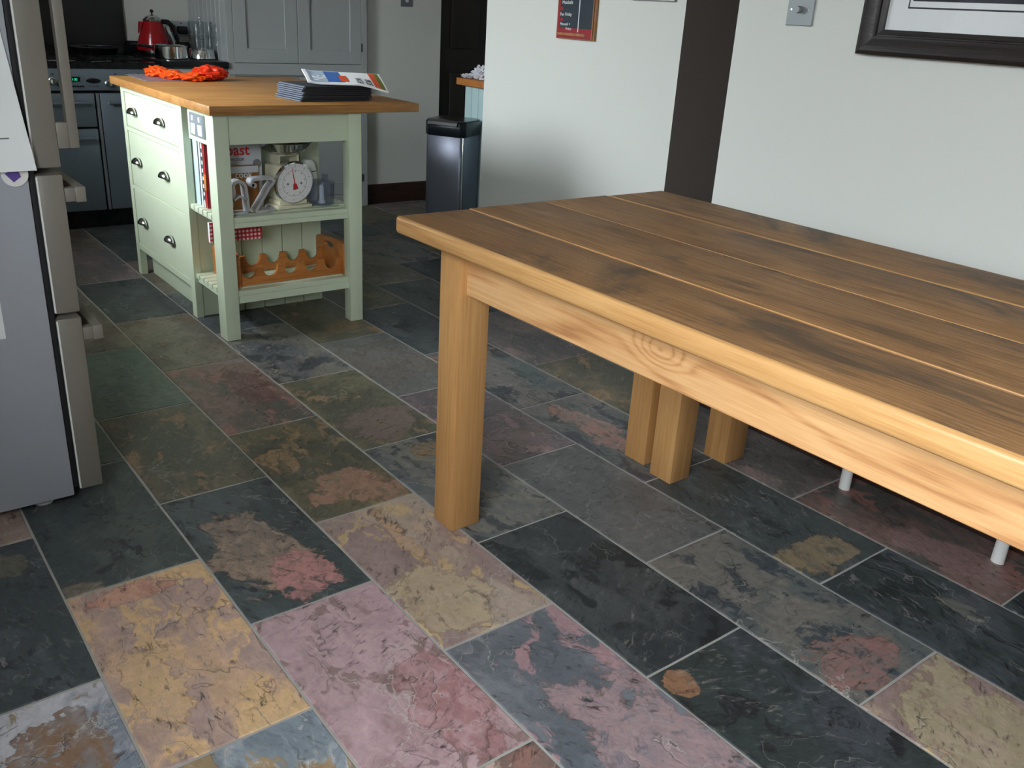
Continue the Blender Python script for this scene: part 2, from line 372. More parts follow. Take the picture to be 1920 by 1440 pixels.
struct('wall_passage', B().box(XB+.12, 3.76, YS-.12, YS, 0, 2.42).box(3.66, 3.76, YS, YP, 0, 2.42), 'return')
b = B(); b.box(XA, XK+.1, YP, YE, 0, 2.42)
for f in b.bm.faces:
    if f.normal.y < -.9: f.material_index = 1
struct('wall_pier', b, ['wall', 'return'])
struct('wall_side', B().box(XK, XK+.1, YE, YAL+.1, 0, 2.42), 'wall')
DX0 = on(824, 150, 1, YBK).x
b = B(); b.box(2.96, DX0, YBK, YAL+.1, 0, 2.42); b.box(DX0, XK, YBK, YAL+.1, 2.05, 2.42); struct('wall_back', b, 'wall')
struct('wall_alcove', B().box(.08, 2.96, YAL, YAL+.1, 0, 2.42), 'wall')
for k, w in enumerate(WIN):
    x = w['x']-.08; y0, y1, z0, z1 = w['y0'], w['y1'], w['z0'], w['z1']
    b = B(); t = .05
    b.box(x-.03, x+.03, y0, y1, z0, z0+t); b.box(x-.03, x+.03, y0, y1, z1-t, z1)
    nm = 3 if k == 0 else 2
    for i in range(nm+1):
        yy = y0+(y1-y0)*i/nm; yy = min(max(yy, y0+t/2), y1-t/2); b.box(x-.03, x+.03, yy-t/2, yy+t/2, z0+t, z1-t)
    wo = struct('window_%d' % (k+1), b, 'white')
    for i in range(nm): obj('pane', B().box(x-.004, x+.004, y0+(y1-y0)*i/nm+t/2, y0+(y1-y0)*(i+1)/nm-t/2, z0+t, z1-t), 'pane', wo)
    obj('sill', B().box(w['x']-.1, w['x']+.06, y0-.04, y1+.04, z0-.03, z0, .005), 'white', wo)
# dark stained door in the kitchen side wall, and the skirting on the back wall
d1 = struct('door_1', B().box(DX0, XK, YBK+.03, YBK+.07, .005, 2.05), 'door')
for (za, zb) in ((.2, .85), (1.0, 1.9)):
    for (xa, xb) in ((DX0+.1, DX0+.33), (DX0+.42, DX0+.65)): obj('panel', B().box(xa, xb, YBK+.018, YBK+.032, za, zb, .008), 'door', d1)
obj('door_handle', B().cyl((XK-.08, YBK-.02, 1.02), (XK-.08, YBK+.035, 1.02), .009).cyl((XK-.08, YBK-.02, 1.02), (XK-.19, YBK-.02, 1.02), .008), 'chrome', d1)
def skirt(name, ax, face_, sg, a, c):
    pr = [(face_+sg*.018, 0), (face_, 0), (face_, .128), (face_+sg*.008, .128), (face_+sg*.018, .11)]
    struct(name, B().prism(pr, ax, a, c), 'darkwood')
skirt('baseboard_back', 0, YBK, -1, 2.973, DX0-.002); skirt('baseboard_right', 1, XB, -1, -2.19, YS); skirt('baseboard_pier', 1, XA, -1, YP, YE)

# ---- slate tiles, each its own piece of the floor
PAL = {   # ca, cb, cc, t1, t2, vein
 'dark':   ((60, 67, 68), (74, 81, 81), (44, 48, 50), .55, .60, .38),
 'char':   ((48, 53, 56), (60, 66, 69), (36, 40, 43), .52, .56, .32),
 'grey':   ((96, 97, 95), (84, 87, 86), (110, 108, 104), .5, .68, .3),
 'green':  ((72, 92, 82), (84, 98, 88), (100, 98, 80), .5, .64, .25),
 'olive':  ((96, 88, 66), (76, 76, 64), (124, 98, 62), .48, .58, .4),
 'brown':  ((104, 95, 82), (84, 80, 72), (92, 74, 62), .5, .58, .4),
 'purple': ((104, 92, 92), (84, 80, 80), (126, 100, 98), .5, .58, .4),
 'pink':   ((176, 138, 144), (148, 112, 116), (120, 94, 92), .54, .56, .8),
 'gold':   ((190, 150, 114), (170, 136, 126), (200, 158, 100), .48, .54, .8),
 'tan':    ((168, 142, 124), (148, 120, 114), (182, 152, 96), .5, .57, .6),
 'multi':  ((104, 114, 128), (186, 188, 192), (150, 122, 80), .5, .57, .9),
 'blue':   ((86, 92, 98), (104, 106, 112), (164, 124, 124), .5, .55, .6),
 'rust':   ((112, 88, 78), (82, 78, 72), (126, 86, 74), .5, .55, .5),
 'streak': ((80, 86, 86), (104, 100, 94), (58, 64, 68), .48, .55, .6),
}
# (row, column): palette, blotch colour, blotch centre (x, y from the tile's middle), radii
TILE = {(-1, 0): ('multi', (150, 104, 52), (.03, .15), (.07, .1)), (-1, 1): ('dark', (128, 120, 96), (.08, .2), (.04, .06)), (-1, 2): ('tan',),
 (0, 0): ('multi', (170, 138, 78), (0, .12), (.09, .06)), (0, 1): ('gold', (204, 128, 100), (-.03, .25), (.12, .04), (216, 172, 108), (-.07, -.06), (.06, .12)), (0, 2): ('dark', (140, 122, 98), (-.12, -.28), (.04, .025)), (0, 3): ('green',),
 (1, -1): ('rust', (206, 176, 160), (0, .2), (.1, .1)), (1, 0): ('pink', (172, 112, 114), (.07, -.14), (.09, .16)), (1, 1): ('dark', (176, 142, 116), (-.03, -.06), (.12, .19), (200, 124, 118), (.03, -.2), (.085, .09)), (1, 2): ('olive',), (1, 3): ('green',), (1, 4): ('brown',), (1, 5): ('purple',),
 (2, 0): ('blue', (178, 142, 144), (.03, -.14), (.11, .2)), (2, 1): ('tan', (188, 166, 124), (-.05, -.14), (.10, .15), (196, 150, 96), (.0, .12), (.025, .14)), (2, 2): ('olive', (176, 122, 92), (.02, -.19), (.12, .1), (164, 118, 62), (-.09, .06), (.05, .07)), (2, 3): ('rust', (104, 62, 58), (.07, .02), (.07, .16)), (2, 4): ('brown',), (2, 5): ('dark',), (2, 6): ('purple',), (2, 7): ('brown',),
 (3, -1): ('char', (166, 108, 52), (-.1, .25), (.03, .035)), (3, 0): ('char',), (3, 1): ('streak', (150, 118, 70), (.02, .2), (.05, .05)), (3, 2): ('olive', (132, 108, 102), (0, -.15), (.12, .1)), (3, 3): ('streak',), (3, 4): ('dark',), (3, 5): ('brown',), (3, 6): ('dark',), (3, 7): ('dark',),
 (4, -1): ('tan', (176, 160, 118), (0, .0), (.16, .3)), (4, 0): ('streak', (160, 108, 98), (-.02, -.21), (.11, .08)), (4, 1): ('grey',), (4, 2): ('purple', (136, 112, 112), (0, -.18), (.1, .09)), (4, 3): ('grey', (112, 102, 94), (0, 0), (.2, .2)), (4, 4): ('olive', (138, 104, 58), (.04, -.16), (.09, .07)), (4, 5): ('dark',),
 (5, -1): ('char', (120, 120, 108), (.05, .05), (.03, .06)), (5, 0): ('dark', (150, 126, 86), (-.03, -.22), (.12, .07)), (5, 1): ('streak', (172, 118, 100), (-.02, .05), (.06, .2)), (5, 2): ('streak', (156, 116, 90), (-.02, .22), (.13, .06)), (5, 3): ('dark',), (5, 4): ('olive',), (5, 5): ('dark',),
 (6, -1): ('char',), (6, 0): ('rust', (150, 112, 108), (-.05, -.1), (.07, .2)), (6, 1): ('purple',), (6, 2): ('olive',), (6, 3): ('purple',), (6, 4): ('dark',), (6, 5): ('brown',),
 (7, 0): ('dark',), (7, 1): ('purple',), (7, 2): ('streak',)}
def tile_mesh(k):
    rnd = random.Random(k); hw, hl = TW/2-.0028, TW-.0028; poly = []
    for (sx, sy, nx, ny) in ((-1, -1, 1, 0), (1, -1, 0, 1), (1, 1, -1, 0), (-1, 1, 0, -1)):
        for i in range(4):
            x = sx*hw+nx*2*hw*i/4; y = sy*hl+ny*2*hl*i/4; j = .0011
            poly.append((x+rnd.uniform(-j, j)*abs(ny), y+rnd.uniform(-j, j)*abs(nx)))
    t = bmesh.new(); lo = [t.verts.new((x, y, -.012)) for x, y in poly]; mid = [t.verts.new((x, y, -.0022)) for x, y in poly]
    up = [t.verts.new((x*.985, y*.992, rnd.uniform(-.0006, 0))) for x, y in poly]; n = len(poly)
    for a, c in ((lo, mid), (mid, up)):
        for i in range(n): t.faces.new((a[i], a[(i+1) % n], c[(i+1) % n], c[i]))
    t.faces.new(up); bmesh.ops.recalc_face_normals(t, faces=t.faces[:]); t.normal_update()
    bb = B(); bb.add(t); return mesh('tile', bb, 'slate', 25)
TM = [tile_mesh(k) for k in range(6)]
rnd = random.Random(11)
for i in range(-5, 12):
    for j in range(-5, 9):
        cx = U0+(i+.5)*TW; cy = V0+TW*(i % 2)+2*TW*j+TW
        if cy < -.3 or cy > 5.95 or cx < -.3 and cy > 2 or cx < -.55 or cx > 2.55 and cy < 1.9 or cx > 4.2 or cx > 2.9 and YP+.2 < cy < YE-.3 or cx < .1 and cy > 3.4: continue
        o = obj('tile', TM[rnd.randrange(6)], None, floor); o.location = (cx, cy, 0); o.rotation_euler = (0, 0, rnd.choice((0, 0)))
        spec = TILE.get((i, j)) or (rnd.choice(['dark', 'dark', 'brown', 'purple', 'char', 'olive', 'streak']),)
        a, bb_, c, t1, t2, ve = PAL[spec[0]]; jt = rnd.uniform(-.03, .03)
        jit = lambda cc: tuple(min(240, max(4, v*(1.18 if max(cc) < 130 else 1.06)*(1+jt)+rnd.uniform(-3, 3))) for v in cc)
        o['ca'] = list(lin(jit(a))); o['cb'] = list(lin(jit(bb_))); o['cc'] = list(lin(jit(c)))
        o['seed'] = rnd.uniform(0, 20); o['t1'] = t1+rnd.uniform(-.03, .03); o['t2'] = t2; o['vein'] = ve
        if len(spec) > 1: o['cd'] = list(lin(spec[1])); o['blob'] = [spec[2][0], spec[2][1], 0.]; o['blobr'] = [1/spec[3][0], 1/spec[3][1], 0.]
        else: o['cd'] = list(lin(c)); o['blob'] = [9., 9., 0.]; o['blobr'] = [1., 1., 0.]
        if len(spec) > 4: o['ce'] = list(lin(spec[4])); o['blob2'] = [spec[5][0], spec[5][1], 0.]; o['blobr2'] = [1/spec[6][0], 1/spec[6][1], 0.]
        else: o['ce'] = list(lin(c)); o['blob2'] = [9., 9., 0.]; o['blobr2'] = [1., 1., 0.]

# ------------------------------------------------------------------ dining table
TX0, TX1, TY0, TY1, TZ = 1.093, 2.003, .04, 1.84, .79
T = thing('dining_table', 'long rustic wooden dining table with a worn plank top and square legs', 'table', (1.548, .94, 0))
xs = [TX0, 1.308, 1.551, 1.777, TX1]
for k in range(4):
    g = .0008
    o = obj('plank', B().box((xs[k]-xs[k+1])/2+g, (xs[k+1]-xs[k])/2-g, TY0-.94, TY1-.94, -.021, .021, .009 if k in (0, 3) else .0014, 3, 0, 1), ['table', 'tedge'], T)
    o.location = ((xs[k]+xs[k+1])/2-1.548, 0, TZ-.021)
    if k in (0, 3):                            # the outer edge and the board ends wear the golden tone
        for p in o.data.polygons:
            if abs(p.normal.x) > .9 and (p.center.x < 0) == (k == 0): p.material_index = 1
    for p in o.data.polygons:
        if abs(p.normal.y) > .9: p.material_index = 1
LZ = TZ-.042
def table_leg(x0, x1, y0, y1):
    o = obj('leg', B().box(-(x1-x0)/2, (x1-x0)/2, -(y1-y0)/2, (y1-y0)/2, 0, LZ, .003, 2), 'leg', T)
    o.location = ((x0+x1)/2-1.548, (y0+y1)/2-.94, 0)
for (a, c) in ((1.152, 1.240), (1.855, 1.943)):
    table_leg(a, c, 1.644, 1.728); table_leg(a, c, .152, .236)
for (a, c) in ((1.170, 1.192), (1.903, 1.925)):
    o = obj('rail', B().box(-.011, .011, -.704, .704, -.056, .056, .002, 1), 'apron', T); o.location = ((a+c)/2-1.548, 0, LZ-.056)
for yy in (.193, 1.687):
    o = obj('rail', B().box(-.307, .307, -.011, .011, -.056, .056, .002, 1), 'apron', T); o.location = (0, yy-.94, LZ-.056)

# ------------------------------------------------------------------ bench behind the table
Bn = thing('wooden_bench', 'wooden bench with square legs tucked under the dining table by the wall', 'bench', (2.005, .95, 0))
for k in range(2):
    o = obj('plank', B().box(-.084, .084, -.72, .72, -.019, .019, .006, 2, 0, 1), ['table', 'tedge'], Bn); o.location = (-.0855+.171*k, 0, .431)
for (a, c) in ((1.835, 1.918), (2.078, 2.172)):
    for (y0, y1) in ((1.517, 1.600), (.3, .383)):
        o = obj('leg', B().box(-(c-a)/2, (c-a)/2, -(y1-y0)/2, (y1-y0)/2, 0, .412, .003, 2), 'leg', Bn); o.location = ((a+c)/2-2.005, (y0+y1)/2-.95, 0)
for xx in (1.88, 2.125): obj('rail', B().box(xx-2.005-.01, xx-2.005+.01, -.566, .566, .33, .412, .002, 1), 'apron', Bn)

# ------------------------------------------------------------------ low white column radiator on feet behind the bench
Rd = thing('radiator', 'low white column radiator standing on feet by the wall behind the table', 'radiator', (2.285, 1.0, 0))
for k in range(12):
    yy = -.253+.046*k; b = B()
    for xx in (-.035, .035): b.tube([(xx, yy, .13), (xx, yy, .53)], .0125, 10)
    b.tube([(-.035, yy, .53), (-.02, yy, .555), (.02, yy, .555), (.035, yy, .53)], .0135, 10); b.tube([(-.035, yy, .13), (-.02, yy, .105), (.02, yy, .105), (.035, yy, .13)], .0135, 10)
    obj('section', b, 'white', Rd)
for yy in (.222, -.235):
    for xx in (-.012,): obj('foot', B().tube([(xx, yy, .0), (xx, yy, .03), (xx, yy, .115)], [.015, .015, .0135], 12, flat=1.15), 'white', Rd)
for zz in (.13, .53): obj('pipe', B().tube([(0, -.27, zz), (0, .27, zz)], .011, 10), 'white', Rd)

# ------------------------------------------------------------------ kitchen island
IX, IY = 1.6, 3.85
I = thing('kitchen_island', 'sage green kitchen island with wooden worktop, drawers and open slatted shelves', 'kitchen island', (IX, IY, 0))
def ib(x0, x1, y0, y1, z0, z1, bev=.0015, seg=1): return B().box(x0-IX, x1-IX, y0-IY, y1-IY, z0, z1, bev, seg)
ZT, ZU = .889, .856
wt = obj('worktop', ib(1.166, 2.028, 3.226, 4.45, ZU, ZT, .004, 2), 'top', I)
# front posts
for (x0, x1, y0, y1) in ((1.188, 1.244, 3.260, 3.334), (1.725, 1.781, 3.256, 3.312)): obj('leg', ib(x0, x1, y0, y1, 0, ZU, .003, 2), 'sage', I)
obj('front_rail', ib(1.244, 1.725, 3.272, 3.296, .746, ZU), 'sage', I)
obj('side_rail', ib(1.752, 1.776, 3.312, 3.60, .746, ZU), 'sage', I)
obj('socket_panel', ib(1.192, 1.216, 3.334, 3.532, .738, ZU), 'sage', I)
# drawer cabinet: face frame, carcass, plinth
XF = 1.187
fr = B()
for a in ((XF, XF+.03, 3.588, 3.636, 0, ZU), (XF, XF+.03, 4.330, 4.372, 0, ZU), (XF, XF+.03, 3.636, 4.330, .835, ZU), (XF, XF+.03, 3.636, 4.330, .668, .684), (XF, XF+.03, 3.636, 4.330, .408, .424), (XF, XF+.03, 3.636, 4.330, .125, .152)):
    fr.box(a[0]-IX, a[1]-IX, a[2]-IY, a[3]-IY, a[4], a[5], .001, 1)
obj('face_frame', fr, 'sage', I)
obj('carcass', ib(XF+.03, 1.765, 3.612, 4.372, .10, ZU), 'sage', I)
obj('plinth', ib(XF+.055, XF+.075, 3.636, 4.33, 0, .125), 'sage', I)
obj('back_panel', ib(1.745, 1.765, 3.612, 4.372, 0, .10), 'sage', I)
def cup_pull(parent, y, z):
    b = B(); n = 14; m = 6; t = bmesh.new(); rows = []
    for i in range(m+1):
        ph = math.pi/2*i/m; row = []
        for k in range(n+1):
            th = math.pi*k/n; row.append(t.verts.new((XF-.002-IX-.026*math.sin(ph)*(.35+.65*math.sin(th))-.0005, y-IY+.042*math.cos(th)*(1-.12*(1-math.cos(ph))), z+.030*math.sin(th)*math.cos(ph*.93)-.012)))
        rows.append(row)
    for a, c in zip(rows, rows[1:]):
        for k in range(n): t.faces.new((a[k], a[k+1], c[k+1], c[k]))
    bmesh.ops.recalc_face_normals(t, faces=t.faces[:]); b.add(t)
    h = obj('handle', b, 'chrome', parent); sm = h.modifiers.new('thickness', 'SOLIDIFY'); sm.thickness = .002; h['label'] = 'chrome cup handle'
for (z0, z1, hz) in ((.686, .833, .762), (.426, .666, .549), (.154, .406, .280)):
    d = obj('drawer', ib(XF+.004, XF+.025, 3.6395, 4.3265, z0+.0015, z1-.0015, .0015), 'sage', I)
    for yy in (4.203, 3.841): cup_pull(d, yy, hz)
# tongue and groove boards closing the cabinet towards the shelves
nb = 6
for k in range(nb):
    x0 = XF+.03+(1.765-XF-.03)*k/nb; x1 = XF+.03+(1.765-XF-.03)*(k+1)/nb
    obj('board', ib(x0+.0015, x1-.0015, 3.600, 3.612, .0, ZU, .003), 'sage', I)
# slatted shelves
for (zs, zb) in ((.478, .438), (.192, .142)):
    ns = 7
    for k in range(ns):
        y0 = 3.268+(3.598-3.268)*k/ns; y1 = 3.268+(3.598-3.268)*(k+1)/ns
        xa = 1.196 if k > 1 else 1.246; xb = 1.772 if k > 1 else 1.723
        obj('slat', ib(xa, xb, y0+.0045, y1-.0045, zs-.02, zs, .002), 'sage', I)
    obj('bearer', ib(1.244, 1.725, 3.274, 3.292, zb, zs-.0205), 'sage', I)
    for xx in (1.204, 1.752): obj('bearer', ib(xx, xx+.016, 3.334, 3.598, zb+.012, zs-.0205), 'sage', I)
# double socket on the side panel
s1, s2 = on(355, 212, 0, 1.191), on(384, 262, 0, 1.191)
SK = obj('power_socket', ib(1.185, 1.192, 3.350, 3.496, .757, .841, .0025), 'socket', I); SK['label'] = 'brushed metal double power socket'
for yy in (3.388, 3.458):
    obj('insert', ib(1.1835, 1.186, yy-.022, yy+.022, .765, .803, .002), 'white', SK)
    obj('rocker', ib(1.182, 1.186, yy-.008, yy+.008, .812, .832, .002), 'white', SK)

# ------------------------------------------------------------------ things on the island's worktop
def crumple(name, cs, mats, seed, amp, fr_, sub=5, flat=0):
    b = B()
    for (c, r, mi) in cs:
        t = bmesh.new(); bmesh.ops.create_icosphere(t, subdivisions=sub, radius=1)
        for v in t.verts:
            n0 = v.co.normalized(); q = Vector((n0.x*fr_+seed, n0.y*fr_, n0.z*fr_+c[0]*7))
            k = 1-abs(noise.noise(q))*2.0*amp + noise.noise(q*2.7)*amp*.8 - abs(noise.noise(q*5.3))*amp*.55
            v.co = Vector((n0.x*r[0], n0.y*r[1], n0.z*r[2]))*k + Vector(c)
            if v.co.z < flat: v.co.z = flat+.0005+.001*abs(noise.noise(q*3))
        b.add(t, mi)
    return mesh(name, b, mats, 50)
mats_ = thing
for k in range(8):
    dy = [.0, .004, -.003, .006, .002, .008, .012, .004][k]; dx = [0, .012, .03, .034, .042, .04, .05, .058][k]
    pm = thing('placemat', 'charcoal placemat with grey lining, %s from the bottom of the island pile' % ['first', 'second', 'third', 'fourth', 'fifth', 'sixth', 'seventh', 'eighth'][k], 'placemat', (1.707+dx*.35, 3.435+dy, ZT+.0072*k), .05+.012*math.sin(k*2.2), 'charcoal placemats piled on the island')
    obj('mat', B().box(-.15, .15, -.105, .105, 0, .0068, .002), 'mat', pm)
    obj('edging', B().box(-.158, -.1495, -.104, .104, .0008, .006, .001), 'matlip', pm)
# magazine drooping over the pile
mg = thing('magazine', 'glossy folded newspaper magazine lying on the pile of placemats', 'magazine', (1.613, 3.372, ZT+.0072*8+.0066), -.33)
MGL = .315
def mz(u, v=.3):                               # front edge sags to the right, the back edge curls up
    return (.002-.09*max(0, u-.62)**1.3)*(1-v)+(.034-.006*u)*v**.8+.005*math.exp(-((u-.02)/.06)**2)
t = bmesh.new(); rows = []
for i in range(25):
    u = i/24; rows.append([t.verts.new((MGL*u, .212*k/6, mz(u, k/6))) for k in range(7)])
for a, c in zip(rows, rows[1:]):
    for k in range(6): t.faces.new((a[k], a[k+1], c[k+1], c[k]))
ext = bmesh.ops.extrude_face_region(t, geom=t.faces[:]); bmesh.ops.translate(t, vec=(0, 0, -.005), verts=[v for v in ext['geom'] if isinstance(v, bmesh.types.BMVert)])
bmesh.ops.recalc_face_normals(t, faces=t.faces[:])
obj('pages', B().add(t), 'paper', mg)
def mag_patch(name, u0, u1, v0, v1, mat, n=8, lift=.0008):
    t = bmesh.new(); rr = []
    for i in range(n+1):
        u = u0+(u1-u0)*i/n; rr.append([t.verts.new((MGL*u, .212*(v0+(v1-v0)*k/6), mz(u, v0+(v1-v0)*k/6)+lift)) for k in range(7)])
    for a, c in zip(rr, rr[1:]):
        for k in range(6): t.faces.new((a[k], a[k+1], c[k+1], c[k]))
    bmesh.ops.recalc_face_normals(t, faces=t.faces[:])
    return obj(name, B().add(t), mat, mg)
M['magblue'] = plain('print_blue', (66, 112, 186), .4); M['magorange'] = plain('print_orange', (226, 92, 52), .4); M['maggreen'] = plain('print_green', (112, 130, 58), .4); M['magpale'] = plain('print_pale_blue', (176, 194, 216), .4)
mag_patch('blue_panel', .26, .46, .08, .95, 'magblue'); mag_patch('pale_panel', .04, .26, .05, .95, 'magpale'); mag_patch('orange_band', .84, .92, .03, .97, 'magorange'); mag_patch('green_band', .92, .975, .03, .97, 'maggreen')
mag_patch('orange_spot', .42, .52, .12, .6, 'magorange', lift=.0014)
def mag_text(s_, u, v, size, mat):
    c = text(s_, size, Matrix.Identity(4), mat, mg, bold=.0002)
    for vt in c.data.vertices:                 # lettering runs towards the back edge and follows the page
        x, y, z = vt.co; uu = u-y/MGL; vv = v+x/.212; vt.co = (MGL*uu, .212*vv, mz(uu, min(1, max(0, vv)))+.0018+z)
mag_text('NE', .25, .1, .075, 'whiteink'); mag_text('FLYA', .70, .06, .036, 'dkink'); mag_text('STAR', .82, .06, .036, 'dkink')
# leaflet and bag
A, Bq, Cq = on(235, 139, 2, ZT+.001), on(274, 152, 2, ZT+.001), on(365, 152, 2, ZT+.001); Dq = A+Cq-Bq; lc = (A+Cq)/2
M['leaflet'] = plain('grey_purple_print', (128, 122, 136), .35, var=.5, scale=18)
lf = tag(obj('leaflet', B().prism([((p-lc).x, (p-lc).y) for p in (A, Bq, Cq, Dq)], 2, 0, .002), 'leaflet'), 'grey printed leaflet lying under the orange plastic bag', 'leaflet'); lf.location = (lc.x, lc.y, ZT)
bag = thing('plastic_bag', 'crumpled orange plastic food bag lying on the island worktop', 'bag', (1.44, 4.28, ZT+.0022))
obj('bag_body', crumple('bag_body', [((-.075, .13, .016), (.06, .085, .030), 0), ((-.04, .02, .012), (.065, .115, .026), 0), ((.02, -.07, .012), (.07, .075, .024), 0)], ['orange'], 3, .22, 1.35), None, bag)
obj('bag_knot', crumple('bag_knot', [((.105, -.05, .028), (.085, .075, .038), 0)], ['redbag'], 8, .2, 1.4), None, bag)

# ------------------------------------------------------------------ wine rack on the lower shelf
WR = thing('wine_rack', 'orange pine wine rack with scalloped rails on the lower island shelf', 'wine rack', (1.4985, 3.445, .1925))
def scallop(y):
    x0, x1, n = -.222, .222, 5; poly = [(x0, 0), (x1, 0)]; pts = []
    for i in range(81):
        x = x1+(x0-x1)*i/80; ph = (x-x0)/(x1-x0)*n; f = ph-math.floor(ph)
        pts.append((x, .070-.044*math.sqrt(max(0, 1-((f-.5)/.37)**2))))
    return B().prism(poly+pts, 1, y-.008, y+.008)
for yy in (-.105, .07): obj('scalloped_rail', scallop(yy), 'rack', WR)
def rack_end(x):
    poly = [(-.135, 0), (.118, 0), (.118, .106), (.108, .119), (.09, .123), (-.105, .136), (-.126, .129), (-.135, .112)]
    t = bmesh.new(); o_ = [Vector((0, p[0], p[1])) for p in poly]
    hole = [Vector((0, .0+.045*math.cos(a), .100+.014*math.sin(a)-.045*math.cos(a)*.06)) for a in [2*math.pi*k/16 for k in range(16)]]
    lo = [t.verts.new(v) for v in o_]; hi = [t.verts.new(v) for v in hole]
    e = [t.edges.new((lo[i], lo[(i+1) % len(lo)])) for i in range(len(lo))]+[t.edges.new((hi[i], hi[(i+1) % 16])) for i in range(16)]
    bmesh.ops.triangle_fill(t, use_beauty=True, edges=e)
    r = bmesh.ops.extrude_face_region(t, geom=t.faces[:]); bmesh.ops.translate(t, vec=(.016, 0, 0), verts=[v for v in r['geom'] if isinstance(v, bmesh.types.BMVert)])
    bmesh.ops.recalc_face_normals(t, faces=t.faces[:]); return B().add(t, 0, Matrix.Translation((x, 0, 0)))
for xx in (-.238, .222): obj('end_panel', rack_end(xx), 'rack', WR)

# ------------------------------------------------------------------ things on the upper shelf
SZ = .4785
def book(name, label, loc, w, d, h, rz, cover, lean=0, group='books on the island shelf', cat='book', open_ax=None):
    o = thing(name, label, cat, loc, rz, group); o.rotation_euler = (lean, 0, rz)
    c = B(); c.box(-w/2, w/2, -d/2, -d/2+.0025, 0, h, .0004, 1); c.box(-w/2, w/2, d/2-.0025, d/2, 0, h, .0004, 1); c.box(-w/2, -w/2+.003, -d/2, d/2, 0, h, .0008, 1)
    obj('cover', c, cover, o); obj('pages', B().box(-w/2+.003, w/2-.004, -d/2+.0025, d/2-.0025, .003, h-.004), 'paper', o); return o
M['bookwhite'] = plain('white_cover', (228, 232, 234), .35); M['bookpale'] = plain('pale_blue_cover', (196, 216, 222), .35); M['bookred'] = plain('red_cover', (176, 40, 42), .35, var=.35, scale=25)
M['bookgrey'] = plain('grey_cover', (196, 198, 202), .4); M['bookcook'] = plain('food_photo_cover', (150, 96, 46), .3, var=.7, scale=24); M['bookorange'] = plain('orange_cover', (216, 118, 36), .4)
book('ring_binder', 'thick pale blue binder standing on the island shelf by the tongue and groove boards', (1.330, 3.560, SZ), .22, .05, .272, 0, 'bookpale', cat='binder')
for k, (yy, dd, hh, cv, lb) in enumerate(((3.521, .018, .255, 'bookwhite', 'white cookbook with plain spine beside the pale blue binder'), (3.498, .016, .262, 'bookwhite', 'thin white cookbook with grey specks beside the red book'), (3.4745, .018, .262, 'bookred', 'dark red cookbook with orange foot standing on the island shelf'))):
    o = book('cookbook', lb, (1.322, yy, SZ), .20, dd, hh, 0, cv)
    if k == 2: obj('spine_band', B().box(-.1012, -.0995, -dd/2, dd/2, .07, .13), 'bookorange', o)
    if k == 1:
        for q in range(7): obj('speck', B().box(-.1012, -.0995, -.006, .004, .03+.03*q, .045+.03*q), 'dkink', o)
# magazine with red title, cover facing the room
bk = book('cookery_magazine', 'grey cookery magazine with a red title standing on the island shelf', (1.330, 3.437, SZ), .21, .008, .262, 0, 'bookgrey', cat='magazine')
fc = lambda x, z: face((x, -.0042, z), (1, 0, 0), (0, 0, 1))
text('roast', .056, fc(-.06, .205), 'redink', bk, bold=.0012); text('the collection', .021, fc(-.08, .183), 'dkink', bk); text("Sainsbury's", .021, fc(-.08, .158), 'dkink', bk)
obj('round_stamp', B().lathe([(.0, -.0046), (.017, -.0046), (.017, -.004), (0, -.004)], (.086, 0, .17), 20, 1), 'ink', bk)
bk = book('cookbook', 'cookbook with a brown food photograph on its cover behind the silver bookends', (1.316, 3.418, SZ), .19, .012, .168, 0, 'bookcook')
obj('title_band', B().box(-.095, .095, -.0068, -.0058, .140, .165), 'bookgrey', bk); text('cook', .034, face((-.0, -.0072, .122), (1, 0, 0), (0, 0, 1)), 'whiteink', bk)
M['darkcover'] = plain('near_black_cover', (34, 34, 32), .4)
bk = book('cookbook', 'near black cookbook with a small square stamp beside the kitchen scale', (1.345, 3.4535, SZ), .185, .02, .15, 0, 'darkcover')
obj('stamp', B().box(.055, .082, -.0112, -.0100, .02, .05), 'ink', bk)
# bookends in the shape of letters
def letter_bar(pts, w=.011, d=.045):
    return B().strip([(p[0], p[1]) for p in pts], (-d/2, d/2), w, 1)
def arc(cx, cz, rx, rz_, a0, a1, n=10): return [(cx+rx*math.cos(math.radians(a0+(a1-a0)*i/n)), cz+rz_*math.sin(math.radians(a0+(a1-a0)*i/n))) for i in range(n+1)]
Z_ = thing('bookend', 'polished metal letter Z bookend on the island shelf beside the scale', 'bookend', (1.388, 3.335, SZ+.0005), 0, 'metal letter bookends')
zp = arc(-.032, .118, .014, .012, 250, 95)+[(.0, .131), (.028, .130)]+arc(.03, .118, .012, .012, 80, -30, 5)+[(.024, .096), (-.022, .028), (-.034, .012), (-.032, .006)]+[(-.02, .006), (.022, .0085)]
obj('letter', letter_bar(zp), 'alu', Z_); obj('tip', B().lathe([(0, -.0225), (.011, -.0225), (.011, .0225), (0, .0225)], (.03, 0, .0125), 16, 1), 'alu', Z_); obj('curl', B().lathe([(0, -.0225), (.010, -.0225), (.010, .0225), (0, .0225)], (-.036, 0, .108), 16, 1), 'alu', Z_)
A_ = thing('bookend', 'polished metal letter A bookend on the island shelf behind the front post', 'bookend', (1.292, 3.335, SZ+.0005), 0, 'metal letter bookends')
ap = [(-.04, .006), (-.034, .03), (-.02, .085)]+arc(.0, .10, .026, .026, 150, 0, 8)+[(.03, .06), (.032, .015), (.036, .006)]
obj('letter', letter_bar(ap), 'alu', A_); obj('crossbar', letter_bar([(-.026, .055), (0, .07), (.028, .058)], .008), 'alu', A_); obj('foot', letter_bar([(-.035, .0055), (.0, .005), (.04, .0055)], .010), 'alu', A_)
